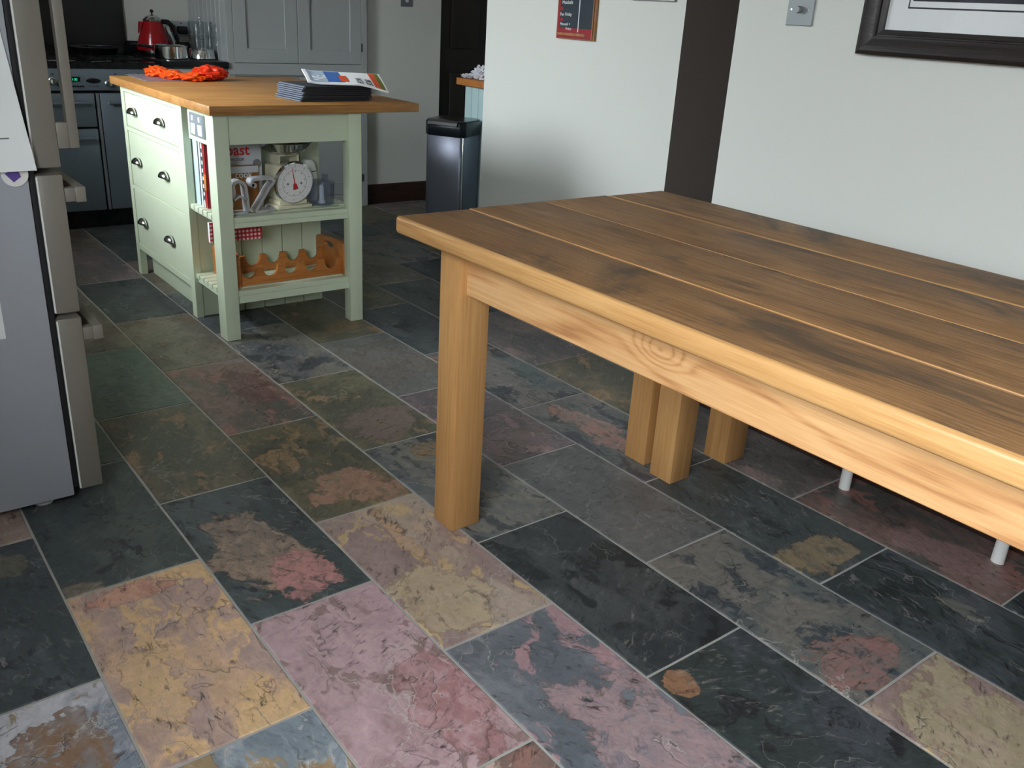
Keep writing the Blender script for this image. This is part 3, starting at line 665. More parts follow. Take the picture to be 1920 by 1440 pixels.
# kitchen scale
KS = thing('kitchen_scale', 'cream kitchen scale with a large white dial and steel bowl', 'kitchen scale', (1.526, 3.420, SZ+.0005), .10)
obj('base', B().box(-.075, .075, -.075, .085, 0, .012, .003, 2).box(-.062, .062, -.058, .06, .012, .030, .004, 2), 'cream', KS)
obj('housing', B().prism([(-.055, .03), (-.07, .17), (-.02, .172), (.06, .165), (.065, .03)], 0, -.058, .058, .006), 'cream', KS)
DM = Matrix.Translation((0, -.064, .1005)) @ Matrix.Rotation(math.radians(8), 4, 'X')
obj('dial_rim', B().lathe([(0, .012), (.082, .012), (.086, .004), (.084, -.008), (.079, -.010), (.078, -.004), (0, -.004)], (0, 0, 0), 40, 1, mtx=DM), 'chrome', KS)
dl = obj('dial', B().lathe([(0, -.0055), (.0785, -.0055), (.0785, -.004), (0, -.004)], (0, 0, 0), 40, 1, mtx=DM), 'dial', KS)
b = B(); b.lathe([(.0525, -.0062), (.0535, -.0062), (.0535, -.0055), (.0525, -.0055), (.0525, -.0062)], (0, 0, 0), 40, 1, mtx=DM)
for k in range(40):
    a = 2*math.pi*k/40; big = k % 4 == 0; r0, r1 = (.062, .073) if big else (.066, .070)
    b.box(-.0007 if big else -.0004, .0007 if big else .0004, -.0062, -.0055, r0, r1, mtx=DM @ Matrix.Rotation(a, 4, 'Y'))
    if big: b.box(-.0018, .0018, -.0062, -.0055, .045, .049, mtx=DM @ Matrix.Rotation(a+.03, 4, 'Y'))
obj('scale_marks', b, 'ink', dl)
obj('pointer', B().prism([(-.0018, .0), (-.0004, .066), (.0004, .066), (.0018, 0), (.007, -.004), (.011, -.026), (-.011, -.026), (-.007, -.004)], 1, -.0085, -.0065, mtx=DM @ Matrix.Rotation(math.radians(-13), 4, 'Y')), 'redink', dl)
for xx in (-.03, .03): obj('screw', B().lathe([(0, -.0075), (.0045, -.0075), (.0045, -.005), (0, -.005)], (xx, 0, -.002), 14, 1, mtx=DM), 'ink', dl)
obj('bowl_support', B().box(-.048, .048, -.035, .035, .200, .206, .002).box(-.046, -.038, -.03, .03, .168, .2).box(.038, .046, -.03, .03, .168, .2), 'cream', KS)
obj('bowl', B().lathe([(.0, .2065), (.05, .2065), (.085, .222), (.108, .252), (.114, .254), (.112, .257), (.104, .255), (.08, .226), (.045, .211), (0, .211)], (0, .0, 0), 36), 'chrome', KS)
# clear processor bowl and white jug
FP = thing('food_processor_bowl', 'clear plastic food processor bowl with white spindle beside the scale', 'bowl', (1.668, 3.392, SZ+.0005))
obj('bowl', B().lathe([(0, 0), (.046, 0), (.05, .004), (.054, .085), (.056, .088), (.054, .09), (.0515, .086), (.0475, .006), (0, .004)], (0, 0, 0), 32), 'plastic', FP)
obj('spindle', B().lathe([(0, .0042), (.016, .0042), (.014, .012), (.011, .02), (.010, .07), (.006, .078), (0, .078)], (0, 0, 0), 20), 'white', FP)
obj('lid', B().lathe([(0, .096), (.018, .096), (.05, .092), (.0555, .0905), (.0555, .0925), (.05, .0945), (.018, .1), (0, .1)], (0, 0, 0), 32), 'plastic', FP)
obj('feed_tube', B().lathe([(.012, .098), (.014, .098), (.014, .118), (.012, .118), (.012, .098)], (.022, .01, 0), 20), 'plastic', FP)
JG = thing('juicer_attachment', 'white plastic juicer attachment leaning behind the clear bowl', 'juicer', (1.660, 3.50, SZ+.0005))
obj('body', B().lathe([(0, 0), (.036, 0), (.04, .02), (.036, .12), (.03, .15), (.018, .163), (0, .166)], (0, 0, 0), 28), 'white', JG)
obj('seam', B().lathe([(.0362, .118), (.037, .118), (.037, .121), (.0362, .121), (.0362, .118)], (0, 0, 0), 28), 'dkink', JG)
# gingham book tucked against the boards below the shelf
GB = thing('gingham_notebook', 'red and white gingham notebook tucked under the upper island shelf', 'notebook', (1.3, 3.42, .3555))
GX0, GX1 = 1.202-1.3, 1.412-1.3
def gingham():
    s = N('red_gingham'); sp = s.n('ShaderNodeSeparateXYZ'); s.put(sp.inputs[0], s.obj())
    fx = s.math('GREATER_THAN', s.math('FRACT', s.math('MULTIPLY', sp.outputs[0], 62)), .5); fz = s.math('GREATER_THAN', s.math('FRACT', s.math('MULTIPLY', sp.outputs[2], 62)), .5)
    return s.fin(s.ramp(s.math('MULTIPLY', s.math('ADD', fx, fz), .5), [(0, lin((236, 228, 226))), (.5, lin((206, 70, 76))), (.9, lin((190, 22, 36)))]), .6)
M['gingham'] = gingham()
obj('pages', B().box(GX0, GX1-.002, -.008, .008, .0015, .0795), 'paper', GB)
c = B(); c.box(GX0, GX1, -.010, -.008, 0, .081).box(GX0, GX1, .008, .010, 0, .081).box(GX1-.002, GX1, -.008, .008, 0, .081)
obj('cover', c, 'gingham', GB); obj('label_panel', B().box(.02, .066, -.0112, -.010, .045, .073), 'redink', GB)

# ------------------------------------------------------------------ fridge freezer at the left
FY0, FY1 = 2.29, 3.20
FR = thing('fridge_freezer', 'tall silver fridge freezer with three doors and flat bar handles', 'fridge', (.04, 2.62, 0))
def fb(x0, x1, y0, y1, z0, z1, bev=.003, seg=2): return B().box(x0-.04, x1-.04, y0-2.62, y1-2.62, z0, z1, bev, seg)
obj('body', fb(-.33, .402, FY0, FY1, .022, 1.80, .003), 'fridge_side', FR)
obj('gasket', fb(.4022, .417, FY0+.008, FY1-.008, .04, 1.79, .001), 'rubber', FR)
obj('kick_panel', fb(.36, .401, FY0+.02, FY1-.02, .006, .0215, .001), 'rubber', FR)
def fdoor(z0, z1):
    o = obj('door', fb(.4172, .474, FY0, FY1, z0, z1, .004), 'fridge_door', FR)
    obj('edge_trim', fb(.4168, .4205, FY0-.0008, FY0+.004, z0+.004, z1-.004, 0), 'white', o); return o
du = fdoor(.862, 1.795); dm = fdoor(.514, .846); dl_ = fdoor(.034, .500)
b = fb(.4985, .520, FY0+.002, FY0+.030, .904, 1.56, .002); obj('handle', b, 'fridge_door', du)
for (z0, z1) in ((.904, .962), (1.50, 1.56)): obj('bracket', fb(.474, .4985, FY0+.002, FY0+.030, z0, z1, .001), 'fridge_door', du)
for (dd, z0, z1) in ((dm, .779, .815), (dl_, .436, .472)):
    obj('handle', fb(.4975, .521, FY0+.004, FY1-.01, z0, z1, .002), 'fridge_door', dd)
    for yy in (FY0+.006, FY1-.036): obj('bracket', fb(.474, .4975, yy, yy+.024, z0+.002, z1-.002, .001), 'fridge_door', dd)
for (xx, yy) in ((.335, 2.34), (.335, 3.15), (-.28, 2.34), (-.28, 3.15)): obj('foot', B().lathe([(0, 0), (.024, 0), (.026, .006), (.018, .010), (.016, .0215), (0, .0215)], (xx-.04, yy-2.62, 0), 18), 'white' if yy < 2.5 else 'rubber', FR)
# letters held on the fridge side
def sheet(x0, x1, pts, tilt=0):                # pts: (z, distance from the fridge side)
    t = bmesh.new(); rows = []
    for (z, dy) in pts: rows.append([t.verts.new((x0+tilt*(z-pts[0][0]), -dy, z)), t.verts.new((x1+tilt*(z-pts[0][0]), -dy, z))])
    for a, c in zip(rows, rows[1:]): t.faces.new((a[0], a[1], c[1], c[0]))
    r = bmesh.ops.extrude_face_region(t, geom=t.faces[:]); bmesh.ops.translate(t, vec=(0, -.0006, 0), verts=[v for v in r['geom'] if isinstance(v, bmesh.types.BMVert)])
    bmesh.ops.recalc_face_normals(t, faces=t.faces[:]); return B().add(t)
P1 = thing('letter', 'white printed letter with a blue bar held on the fridge side', 'paper', (0, FY0-.0015, 0))
obj('page', sheet(.15, .418, [(.862, .022), (.90, .020), (.964, .012), (1.05, .006), (1.17, .001)], -.10), 'paper', P1)
bl = obj('blue_bar', B().box(.20, .352, -.0155, -.0145, .952, .960), 'blueink', P1)
for (z, x0, x1, yy) in ((1.112, .2, .335, .0045), (1.06, .25, .345, .0065), (1.012, .3, .362, .0098), (1.004, .3, .340, .0104), (.996, .3, .362, .0110), (.932, .25, .372, .0176)):
    obj('print_line', B().box(x0, x1, -yy-.0012, -yy-.0007, z, z+.0028), 'ink', P1)
P2 = tag(obj('note', B().box(.05, .305, -.0012, -.0004, .473, .76), 'paper'), 'blank white note held low on the fridge side', 'paper'); P2.location = (0, FY0, 0)
P3 = thing('fridge_magnet', 'small white and purple fridge magnet below the letter', 'magnet', (.375, FY0-.0005, .853)); M['purple'] = plain('purple_print', (96, 74, 150), .5)
obj('magnet', B().lathe([(0, 0), (.028, 0), (.028, -.004), (0, -.004)], (0, 0, 0), 20, 1), 'white', P3); obj('print', B().prism([(-.02, .002), (.006, .014), (.012, -.006), (-.004, -.018)], 1, -.0052, -.004), 'purple', P3)

# ------------------------------------------------------------------ range cooker in the alcove
RX0, RX1, RY = .57, 1.672, 5.31
RC = thing('range_cooker', 'wide blue grey steel range cooker with black hob', 'cooker', (1.12, 5.6, 0))
def rb(x0, x1, y0, y1, z0, z1, bev=.002, seg=1): return B().box(x0-1.12, x1-1.12, y0-5.6, y1-5.6, z0, z1, bev, seg)
def rp(px, py): q = on(px, py, 1, RY); return q.x, q.z
obj('body', rb(RX0, RX1, RY+.03, 5.94, .10, .845, .003), 'black', RC)
obj('plinth', rb(RX0+.01, RX1-.01, 5.375, 5.9, 0, .10, .001), 'black', RC)
ZC0, ZC1 = .742, .851
cp = obj('control_panel', rb(RX0, RX1, RY, RY+.032, ZC0, ZC1, .004, 2), 'rangesteel', RC)
hb = obj('hob', rb(RX0, RX1, RY+.012, 5.94, ZC1-.002, .884, .004), 'black', RC)
for k in range(3):
    for (ya, yb) in ((5.40, 5.62), (5.65, 5.86)):
        xa = RX0+.06+k*.34; b = B()
        for yy in (ya, (ya+yb)/2, yb): b.box(xa-1.12, xa+.29-1.12, yy-5.6-.005, yy-5.6+.005, .893, .902)
        for xx in (xa+.005, xa+.145, xa+.285): b.box(xx-1.12-.005, xx-1.12+.005, ya-5.6, yb-5.6, .884, .8995)
        obj('pan_support', b, 'black', RC)
kn = [(98, 152, .017), (111, 158, .010), (203, 157, .015)]+[(203+34*k, 157, .015) for k in range(1, 6)]
for (px, py, r) in kn:
    x, z = rp(px, py)
    if RX0 < x < RX1-.03: obj('knob', B().lathe([(0, 0), (r*1.2, 0), (r*1.2, -.006), (r, -.008), (r*.85, -.028), (0, -.03)], (x-1.12, RY-5.6, z), 18, 1).box(x-1.12-.003, x-1.12+.003, RY-5.6-.034, RY-5.6-.026, z-r*.8, z+r*.8), 'chrome', cp)
x0, z0 = rp(134, 153); x1, z1 = rp(149, 144)
ck = obj('clock', rb(x0-.01, x1, RY-.004, RY+.001, z0, z1, .001), 'black', cp)
s = N('green_display'); s.b.inputs['Emission Color'].default_value = (.05, .9, .45, 1); s.b.inputs['Emission Strength'].default_value = 1.2; M['led'] = s.fin(rgba((20, 160, 90)), .5)
text('1:32', .016, face((x0-1.12+.002, RY-5.6-.0045, z0+.006), (1, 0, 0), (0, 0, 1)), 'led', ck)
x, z = rp(175, 151.5); obj('badge', B().lathe([(0, 0), (.0365, 0), (.036, -.004), (0, -.006)], (0, 0, 0), 28, 1, mtx=Matrix.Translation((x-1.12, RY-5.6, z)) @ Matrix.Diagonal((1, 1, .34, 1))), 'black', cp)
text('Toledo', .0145, face((x-1.12, RY-5.6-.0006, z-.032), (1, 0, 0), (0, 0, 1)), 'dkink', cp, align='CENTER', spacing=1.3)
for k in range(5):
    x, z = rp(136+5*k, 162); obj('button', B().box(x-1.12-.004, x-1.12+.004, RY-5.6-.003, RY-5.6, z-.004, z+.004), 'black', cp)
for (px, py) in ((98, 139), (216, 139), (238, 139), (259, 139), (272, 139)):
    x, z = rp(px, py); obj('mark', B().box(x-1.12-.006, x-1.12+.006, RY-5.6-.0012, RY-5.6, z-.004, z+.004), 'dkink', cp)
XD, XD2 = on(181, 200, 1, RY).x, on(189, 200, 1, RY).x
zm = on(150, 241, 1, RY).z
def odoor(x0, x1, z0, z1, ha, hb_):
    o = obj('door', rb(x0, x1, RY+.002, RY+.029, z0, z1, .005, 2), 'rangesteel', RC)
    zz = z1-.045; h = B().cyl((ha-1.12, RY-5.6-.035, zz), (hb_-1.12, RY-5.6-.035, zz), .010)
    for xx in (ha+.02, hb_-.02): h.cyl((xx-1.12, RY-5.6-.035, zz), (xx-1.12, RY-5.6+.004, zz), .006, seg=10)
    obj('handle', h, 'rangesteel', o)
odoor(RX0+.004, XD-.004, zm+.006, .728, .66, on(168, 188, 1, RY).x); odoor(RX0+.004, XD-.004, .108, zm-.004, .66, on(175, 255, 1, RY).x)
odoor(XD2+.002, RX1-.004, .108, .728, on(200, 187, 1, RY).x, RX1-.06)
obj('door_strip', rb(XD+.004, XD2-.003, RY-.002, RY+.029, .108, .728, .002), 'steel', RC)
# splashback panel, upstand and worktop right of the range
sp = tag(obj('splashback', B().box(RX0-.05, on(235, 60, 1, YAL-.02).x, YAL-.02, YAL-.001, .89, 1.55, .002, 1), 'granite'), 'tall black granite splashback panel behind the range cooker', 'splashback')
BU = thing('base_cabinet', 'pale base cabinet under the black granite worktop beside the larder cupboard', 'cabinet', (1.868, 5.6, 0))
obj('body', B().box(-.192, .188, -.24, .345, .10, .862), 'cup', BU); obj('door', B().box(-.188, .184, -.262, -.241, .11, .855, .003), 'cup', BU); obj('plinth', B().box(-.19, .186, -.20, .3, 0, .10), 'cup', BU)
gw = tag(obj('granite_worktop', B().box(1.676, 2.056, 5.318, YAL-.001, .8625, .896, .003), 'granite'), 'black granite worktop carrying the red kettle', 'worktop')
gu = tag(obj('granite_upstand', B().box(on(235, 60, 1, YAL-.02).x+.001, 2.056, YAL-.02, YAL-.001, .8965, .966, .002, 1), 'granite'), 'low black granite upstand along the wall behind the kettle', 'upstand')
# cooker switch on the wall
a, c = on(306, 38, 1, YAL), on(356, 69, 1, YAL)
CS = thing('cooker_switch', 'brushed metal cooker switch with red rocker on the wall behind the kettle', 'switch', ((a.x+c.x)/2, YAL, (a.z+c.z)/2))
wx, wz = (c.x-a.x)/2, (a.z-c.z)/2
obj('plate', B().box(-wx, wx, -.007, -.0005, -wz, wz, .002), 'socket', CS); obj('rocker', B().box(-.045, -.022, -.011, -.007, -.018, .016, .002), 'redink', CS)
for xx in (-.034, .025): obj('neon', B().box(xx-.006, xx+.006, -.009, -.007, .028, .036, .001), 'redink', CS)
obj('plug', B().box(-.002, .055, -.045, -.007, -.03, .016, .008, 2), 'rubber', CS)
# hob things
fp = thing('frying_pan', 'black frying pan resting on the hob pan supports', 'pan', (1.43, 5.72, .9022))
obj('pan', B().lathe([(0, 0), (.11, 0), (.135, .035), (.138, .036), (.137, .038), (.131, .036), (.108, .004), (0, .004)], (0, 0, 0), 32), 'black', fp); obj('rim', B().lathe([(.1362, .036), (.1375, .0395), (.135, .0395), (.1362, .036)], (0, 0, 0), 32), 'steel', fp)
obj('handle', B().tube([(-.13, 0, .03), (-.2, -.01, .045), (-.32, -.03, .05)], .009, 8), 'black', fp)
for k, (xx, yy, r, lb) in enumerate(((1.39, 5.345, .5, 'steel teaspoon on the hob edge in front of the frying pan'), (1.20, 5.345, -.2, 'steel spoon end on the hob edge near the control panel clock'))):
    sn = tag(obj('spoon', B().tube([(-.09, 0, .003), (-.02, 0, .004), (.0, 0, .004)], .0022, 6).ball((.02, 0, .004), .02, 12, scale=(1, .6, .16)), 'steel'), lb, 'spoon'); sn.location = (xx, yy+.0, .8842); sn.rotation_euler = (0, 0, r)
# kettle
kx = on(293, 98, 1, 5.74).x
KT = thing('kettle', 'red cone shaped electric kettle with black handle on the granite worktop', 'kettle', (kx-.005, 5.745, .8965), .0)
obj('power_base', B().lathe([(0, 0), (.095, 0), (.098, .008), (.09, .016), (0, .016)], (0, 0, 0), 32), 'black', KT)
obj('body', B().lathe([(0, .017), (.09, .017), (.098, .03), (.098, .055), (.055, .178), (.051, .19), (0, .19)], (0, 0, 0), 40), 'red', KT)
obj('base_ring', B().lathe([(.0905, .0165), (.0945, .0165), (.0995, .03), (.0985, .031), (.0905, .0165)], (0, 0, 0), 40), 'chrome', KT)
obj('lid', B().lathe([(0, .1905), (.054, .1905), (.055, .197), (.042, .213), (.018, .224), (.007, .226), (0, .226)], (0, 0, 0), 32), 'chrome', KT)
obj('knob', B().cyl((0, 0, .225), (0, 0, .236), .004, seg=10).ball((0, 0, .243), .0105, 14), 'black', KT)
obj('handle', B().tube([(.045, -.012, .19), (.08, -.02, .188), (.108, -.026, .165), (.128, -.03, .09), (.135, -.032, .045), (.112, -.026, .035)], [.014, .015, .014, .012, .011, .009], 12), 'black', KT)
obj('water_window', B().tube([(.066, -.045, .165), (.088, -.052, .09), (.1, -.05, .035)], [.012, .012, .011], 10), 'chrome', KT)
obj('spout', B().prism([(-.085, .12), (-.052, .185), (-.075, .186), (-.078, .18)], 1, -.012, .012, .002), 'red', KT)
# steel pans on the worktop
p1 = on(330, 108, 1, 5.52)
S1 = thing('steel_saucepan', 'low steel saucepan beside the red kettle on the worktop', 'pan', (on(325, 112, 1, 5.50).x-.008, 5.50, .8965))
obj('pan', B().lathe([(0, 0), (.083, 0), (.088, .006), (.088, .068), (.093, .071), (.091, .074), (.085, .069), (.084, .008), (0, .006)], (0, 0, 0), 36), 'chrome', S1)
obj('handle', B().tube([(-.085, .03, .058), (-.13, .05, .065), (-.2, .08, .07)], .008, 8), 'black', S1)
# glass mug carousel
cx_ = on(379, 112, 1, 5.52).x
GC = thing('mug_carousel', 'polished steel carousel stand holding clear glass mugs', 'mug stand', (cx_, 5.52, .8965))
obj('base', B().lathe([(0, 0), (.074, 0), (.077, .006), (.07, .05), (.065, .056), (0, .058)], (0, 0, 0), 36), 'chrome', GC)
obj('pole', B().cyl((0, 0, .056), (0, 0, .215), .005, seg=12).ball((0, 0, .222), .010, 14), 'chrome', GC)
for lv in (.112, .192):
    for k in range(3):
        a = 2*math.pi*k/3+.5; obj('hook', B().tube([(.004*math.cos(a), .004*math.sin(a), lv), (.03*math.cos(a), .03*math.sin(a), lv), (.046*math.cos(a), .046*math.sin(a), lv+.006)], .0022, 6), 'chrome', GC)
GM = None
for lv, lvn in ((.0585, 'lower'), (.134, 'upper')):
    for k in range(3):
        a = 2*math.pi*k/3+1.5
        lb = 'clear glass mug on the %s tier of the steel carousel' % lvn
        loc = (cx_+.043*math.cos(a), 5.52+.043*math.sin(a), .8965+lv)
        if GM is None:
            GM = g0 = thing('glass_mug', lb, 'mug', loc, a, 'clear glass mugs on the %s tier' % lvn)
            obj('cup', B().lathe([(0, 0), (.026, 0), (.03, .004), (.0325, .07), (.0312, .0715), (.0295, .069), (.027, .007), (0, .005)], (0, 0, 0), 24), 'glass', g0)
            obj('handle', B().tube([(.030, 0, .058), (.047, 0, .056), (.052, 0, .038), (.046, 0, .02), (.030, 0, .016)], .0036, 8), 'glass', g0)
        else:
            g0 = copy_tree(GM); g0.location = loc; g0.rotation_euler = (0, 0, a); g0['label'] = lb; g0['group'] = 'clear glass mugs on the %s tier' % lvn

# ------------------------------------------------------------------ tall larder cupboard
LC = thing('larder_cupboard', 'tall pale grey larder cupboard with shaker doors beside the back wall', 'cupboard', (2.51, 5.64, 0))
LX, LYF = 2.51, 5.335
def lb_(x0, x1, y0, y1, z0, z1, bev=.0015): return B().box(x0-LX, x1-LX, y0-5.64, y1-5.64, z0, z1, bev, 1)
obj('carcass', lb_(2.074, 2.960, LYF+.022, 5.945, 0, 2.36), 'cup', LC)
for (x0, x1, z0, z1) in ((2.058, 2.098, 0, 2.36), (2.924, 2.961, 0, 2.36), (2.098, 2.924, .818, .890), (2.098, 2.924, 2.30, 2.36), (2.098, 2.924, 0, .085)): obj('frame_rail', lb_(x0, x1, LYF, LYF+.0215, z0, z1), 'cup', LC)
obj('ledge', lb_(2.058, 2.961, LYF-.008, LYF-.0005, .826, .834), 'cup', LC)
for (x0, x1, hx) in ((2.100, 2.494, 2.100), (2.498, 2.922, 2.922)):
    for (z0, z1) in ((.893, 2.297), (.088, .815)):
        d = obj('door', lb_(x0, x1, LYF+.012, LYF+.021, z0, z1), 'cup', LC); st = .078
        for (a, c, e, f) in ((x0, x0+st, z0, z1), (x1-st, x1, z0, z1), (x0+st, x1-st, z0, z0+st), (x0+st, x1-st, z1-st, z1)): obj('stile', lb_(a, c, LYF+.001, LYF+.0118, e, f), 'cup', d)
        if hx > 2.5:
            for hz in (z0+.10, z1-.12): obj('hinge', B().cyl((hx-LX+.001, LYF-5.64-.002, hz-.025), (hx-LX+.001, LYF-5.64-.002, hz+.025), .004, seg=8), 'binblack', d)
for k in range(9):
    y0 = LYF+.024+(5.945-LYF-.024)*k/9; y1 = LYF+.024+(5.945-LYF-.024)*(k+1)/9
    obj('board', lb_(2.060, 2.073, y0+.001, y1-.001, .0, 2.36, .003), 'cup', LC)
obj('cover_strip', lb_(2.9612, 2.972, 5.366, 5.3845, 0, 2.36), 'white', LC)

# ------------------------------------------------------------------ counter, cloth and bin by the side wall
CX, CYE = 3.246, 4.75
CU = thing('counter_unit', 'pale blue tongue and groove counter unit with a wooden top', 'cabinet', (3.55, 4.25, 0))
obj('body', B().box(CX+.045-3.55, 3.90-3.55, YE+.004-4.25, CYE-.06-4.25, 0, .828), 'bluetg', CU)
for k in range(13):
    y0 = YE+.006+(CYE-.05-YE-.006)*k/13; y1 = YE+.006+(CYE-.05-YE-.006)*(k+1)/13
    obj('board', B().box(CX+.032-3.55, CX+.0445-3.55, y0+.003-4.25, y1-.003-4.25, .0, .828, .003, 1), 'bluetg', CU)
obj('worktop', B().box(CX-3.55, 3.90-3.55, YE+.004-4.25, CYE-4.25, .8285, .868, .003, 1), 'rack', CU)
cl = tag(obj('cloth', crumple('cloth', [((0, 0, .035), (.06, .075, .05), 0), ((-.02, .10, .012), (.05, .07, .016), 0)], ['cloth'], 21, .45, 2.2), None), 'crumpled white cloth lying on the wooden counter top', 'cloth'); cl.location = (3.335, 4.60, .8685)
BN = thing('pedal_bin', 'tall steel pedal bin with black lid beside the counter', 'bin', (3.073, 4.51, 0), math.radians(30)); BN.scale = (1.06, 1.06, .943)
def octo(w, d, c): return [(-w+c, -d), (w-c, -d), (w, -d+c), (w, d-c), (w-c, d), (-w+c, d), (-w, d-c), (-w, -d+c)]
# local -x faces the room's left
obj('body', B().prism(octo(.115, .115, .018), 2, .012, .605, .003), 'binsteel', BN); obj('base', B().prism(octo(.117, .117, .02), 2, 0, .012), 'binblack', BN)
obj('corner_strip', B().box(-.1155, -.106, -.1155, -.106, .014, .605, .003), 'chrome', BN)
obj('lid_collar', B().prism(octo(.124, .124, .03), 2, .605, .690, .004), 'binblack', BN)
M['lidmetal'] = plain('bin_lid_steel', (110, 112, 114), .22, .9)
obj('lid', B().prism(octo(.117, .119, .03), 2, .690, .699, .003), 'lidmetal', BN)
obj('lid_flap', B().prism([(-.140, .672), (-.134, .688), (-.117, .6975), (-.09, .7015), (-.09, .699), (-.117, .694), (-.131, .684), (-.136, .671)], 1, -.085, .09), 'lidmetal', BN)
obj('pedal', B().box(-.15, -.113, -.05, .05, .012, .026, .004), 'binblack', BN)

# ------------------------------------------------------------------ wall things
a, c = on(751, 0, 1, YBK), on(773, 13, 1, YBK)
LS = thing('light_switch', 'dark metal light switch on the kitchen back wall beside the door', 'switch', ((a.x+c.x)/2, YBK, c.z+.043))
obj('plate', B().box(-.043, .043, -.007, -.0005, -.043, .043, .002), 'binsteel', LS); obj('rocker', B().box(-.01, .01, -.012, -.007, -.018, .018, .002), 'white', LS)
a, c = on(1474, 47, 0, XB), on(1523, 50.5, 0, XB)
DS = thing('dimmer_switch', 'brushed steel dimmer switch on the right wall beside the framed picture', 'switch', (XB, (a.y+c.y)/2, a.z+.046)); hw = (a.y-c.y)/2
obj('plate', B().prism([(-hw, -.046), (hw, -.046), (hw, .046), (-hw, .046)], 0, -.006, -.0005, .002), 'dimmer', DS)
kz = on(1497, 18, 0, XB).z-(a.z+.046)
obj('knob', B().lathe([(0, -.024), (.0085, -.024), (.0095, -.020), (.0095, -.006), (0, -.006)], (0, 0, kz), 18, 0), 'dimmer', DS)
for yy in (-.03, .03): obj('screw', B().lathe([(0, -.0075), (.003, -.0075), (.003, -.006), (0, -.006)], (0, yy, kz), 10, 0), 'chrome', DS)
# framed picture
q0 = on(1601, 100, 0, XB-.03); pz0 = q0.z; py1 = q0.y; py0 = py1-.80; pz1 = pz0+.60
PF = thing('framed_picture', 'large dark framed picture with a pale mount on the right wall', 'picture', (XB, (py0+py1)/2, (pz0+pz1)/2))
hy, hz = (py1-py0)/2, (pz1-pz0)/2
q1 = on(1653, 61, 0, XB-.02); mw = py1-q1.y
prof = [(0, -.001), (0, -.026), (.010, -.032), (.3*mw, -.030), (.55*mw, -.022), (.72*mw, -.020), (.74*mw, -.017), (.8*mw, -.017), (.82*mw, -.020), (mw, -.016), (mw, -.008)]
for (ax_, sg) in ((1, 1), (1, -1), (2, 1), (2, -1)):
    t = bmesh.new(); A_r, C_r = [], []
    for (u, x) in prof:
        if ax_ == 1: A_r.append(t.verts.new((x, -(hy-u), sg*(hz-u)))); C_r.append(t.verts.new((x, hy-u, sg*(hz-u))))
        else: A_r.append(t.verts.new((x, sg*(hy-u), -(hz-u)))); C_r.append(t.verts.new((x, sg*(hy-u), hz-u)))
    for i in range(len(prof)-1): t.faces.new((A_r[i], A_r[i+1], C_r[i+1], C_r[i]))
    t.faces.new((A_r[-1], A_r[0], C_r[0], C_r[-1]))
    bmesh.ops.recalc_face_normals(t, faces=t.faces[:]); obj('frame_bar', B().add(t), 'frame', PF)
obj('mount', B().box(-.0075, -.001, -hy+mw*.6, hy-mw*.6, -hz+mw*.6, hz-mw*.6), 'paper', PF)
qi = on(1702, 16, 0, XB-.009); iz = qi.z-(pz0+pz1)/2; iy = qi.y-(py0+py1)/2
obj('inner_line', B().box(-.0082, -.0076, iy-.62, iy, iz, iz+.004).box(-.0082, -.0076, iy-.003, iy, iz, hz-.12), 'dkink', PF)
qp = on(1712, 2, 0, XB-.009); M['photo'] = plain('dark_blue_photograph', (26, 30, 44), .5, var=.6, scale=14)
obj('photograph', B().box(-.0086, -.0076, iy-.60, qp.y-(py0+py1)/2, qp.z-(pz0+pz1)/2, hz-.13), 'photo', PF)
obj('glazing', B().box(-.0115, -.0095, -hy+mw*.8, hy-mw*.8, -hz+mw*.8, hz-mw*.8), 'pane', PF)
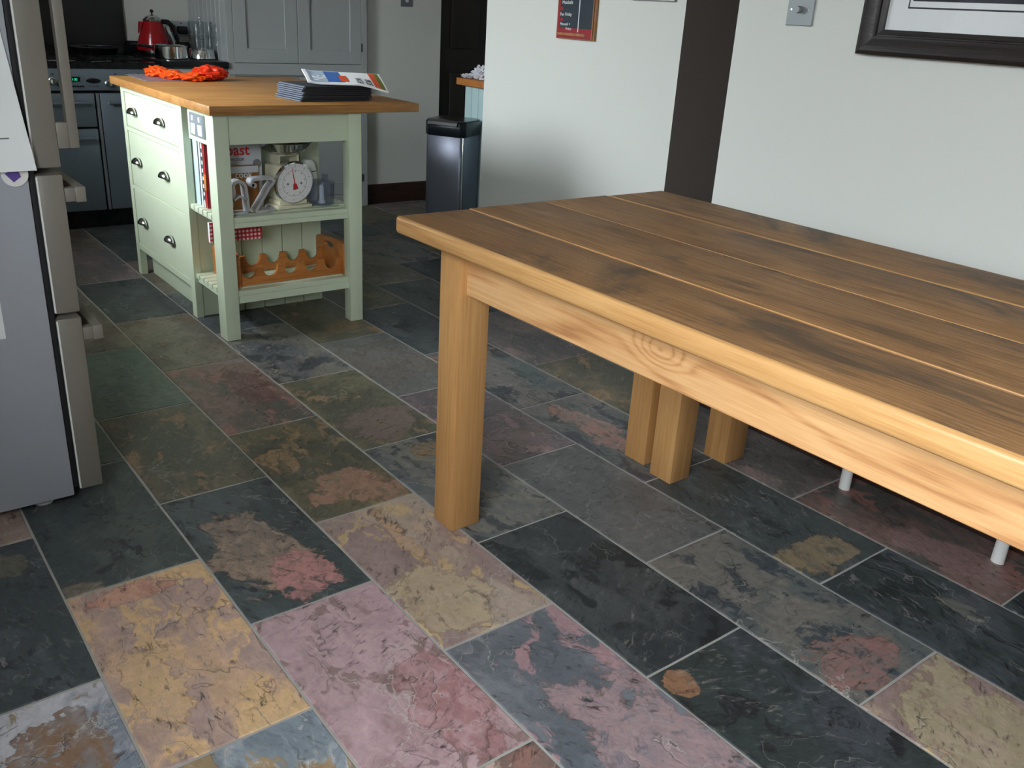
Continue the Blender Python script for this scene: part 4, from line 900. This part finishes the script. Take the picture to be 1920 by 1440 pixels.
# chalkboard on the pier
a, c = on(1043, 70, 0, XA-.012), on(1110, 78, 0, XA-.012)
cz = (a.z+c.z)/2; CB = thing('chalkboard', 'small chalkboard menu with red border and handwritten meals on the pier', 'chalkboard', (XA, (a.y+c.y)/2, cz)); hw = (a.y-c.y)/2
def cbp(px, py): q = on(px, py, 0, XA-.013); return q.y-(a.y+c.y)/2, q.z-cz
CH = .42
obj('board', B().box(-.012, -.0005, -hw+.002, hw-.002, .002, CH-.002), 'slateboard', CB)
obj('red_foot', B().box(-.0132, -.012, -hw+.006, hw-.002, .004, .044), 'chalkred', CB); obj('red_side', B().box(-.0128, -.012, hw-.016, hw-.002, .044, CH-.01), 'chalkred', CB)
obj('chalk_rest', B().box(-.0155, -.0132, -hw+.045, hw-.008, .014, .024), 'goldwood', CB)
for (x0, y0, y1, z0, z1) in ((-.016, -hw, -hw+.006, 0, CH), (-.014, hw-.002, hw, 0, CH), (-.014, -hw+.006, hw-.002, 0, .003), (-.014, -hw+.006, hw-.002, CH-.003, CH)): obj('frame_bar', B().box(x0, -.0006, y0, y1, z0, z1, .0005, 1), 'goldwood', CB)
obj('edge_bar', B().box(-.011, -.0006, -hw-.010, -hw, 0, CH), 'goldwood', CB)
y_, z_ = cbp(1083, 62); y2, z2 = cbp(1081, 0); obj('chalk_line', B().box(-.0136, -.0126, y_-.0022, y_+.0022, .030, CH-.05), 'whiteink', CB)
for (tx, px, py, sz) in (('Meatballs', 1054, 7, .019), ('Pasta and', 1052, -3, .019), ('Fun Friday', 1050, 29, .0185), ('Mossels +', 1050, 47, .0165), ('Frites', 1060, 56, .0165)):
    y_, z_ = cbp(px, py); text(tx, sz, face((-.0130, y_, z_), (0, -1, .02), (0, .02, 1)), 'whiteink', CB, shear=.15, bold=0, spacing=1.0)
for (px, py) in ((1054, 16), (1053, 37)):
    y_, z_ = cbp(px, py); obj('red_smudge', B().prism([(y_-.012, z_-.004), (y_+.012, z_-.006), (y_+.014, z_+.004), (y_-.006, z_+.008)], 0, -.0130, -.0120), 'chalkred', CB)
# pale notice above it, only its lower edge in view
a, c = on(1186, 1, 0, XA-.006), on(1267, 2.5, 0, XA-.006)
M['notice'] = plain('pale_notice', (206, 206, 186), .6); NB = thing('notice_board', 'pale framed notice hanging on the pier beside its dark return', 'notice', (XA, (a.y+c.y)/2, (a.z+c.z)/2)); hw = (a.y-c.y)/2
obj('sheet', B().box(-.008, -.0005, -hw+.003, hw-.003, .003, .297), 'notice', NB)
for (y0, y1, z0, z1) in ((-hw, hw, 0, .003), (-hw, hw, .297, .3), (-hw, -hw+.003, .003, .297), (hw-.003, hw, .003, .297)): obj('frame_bar', B().box(-.010, -.0005, y0, y1, z0, z1), 'ink', NB)
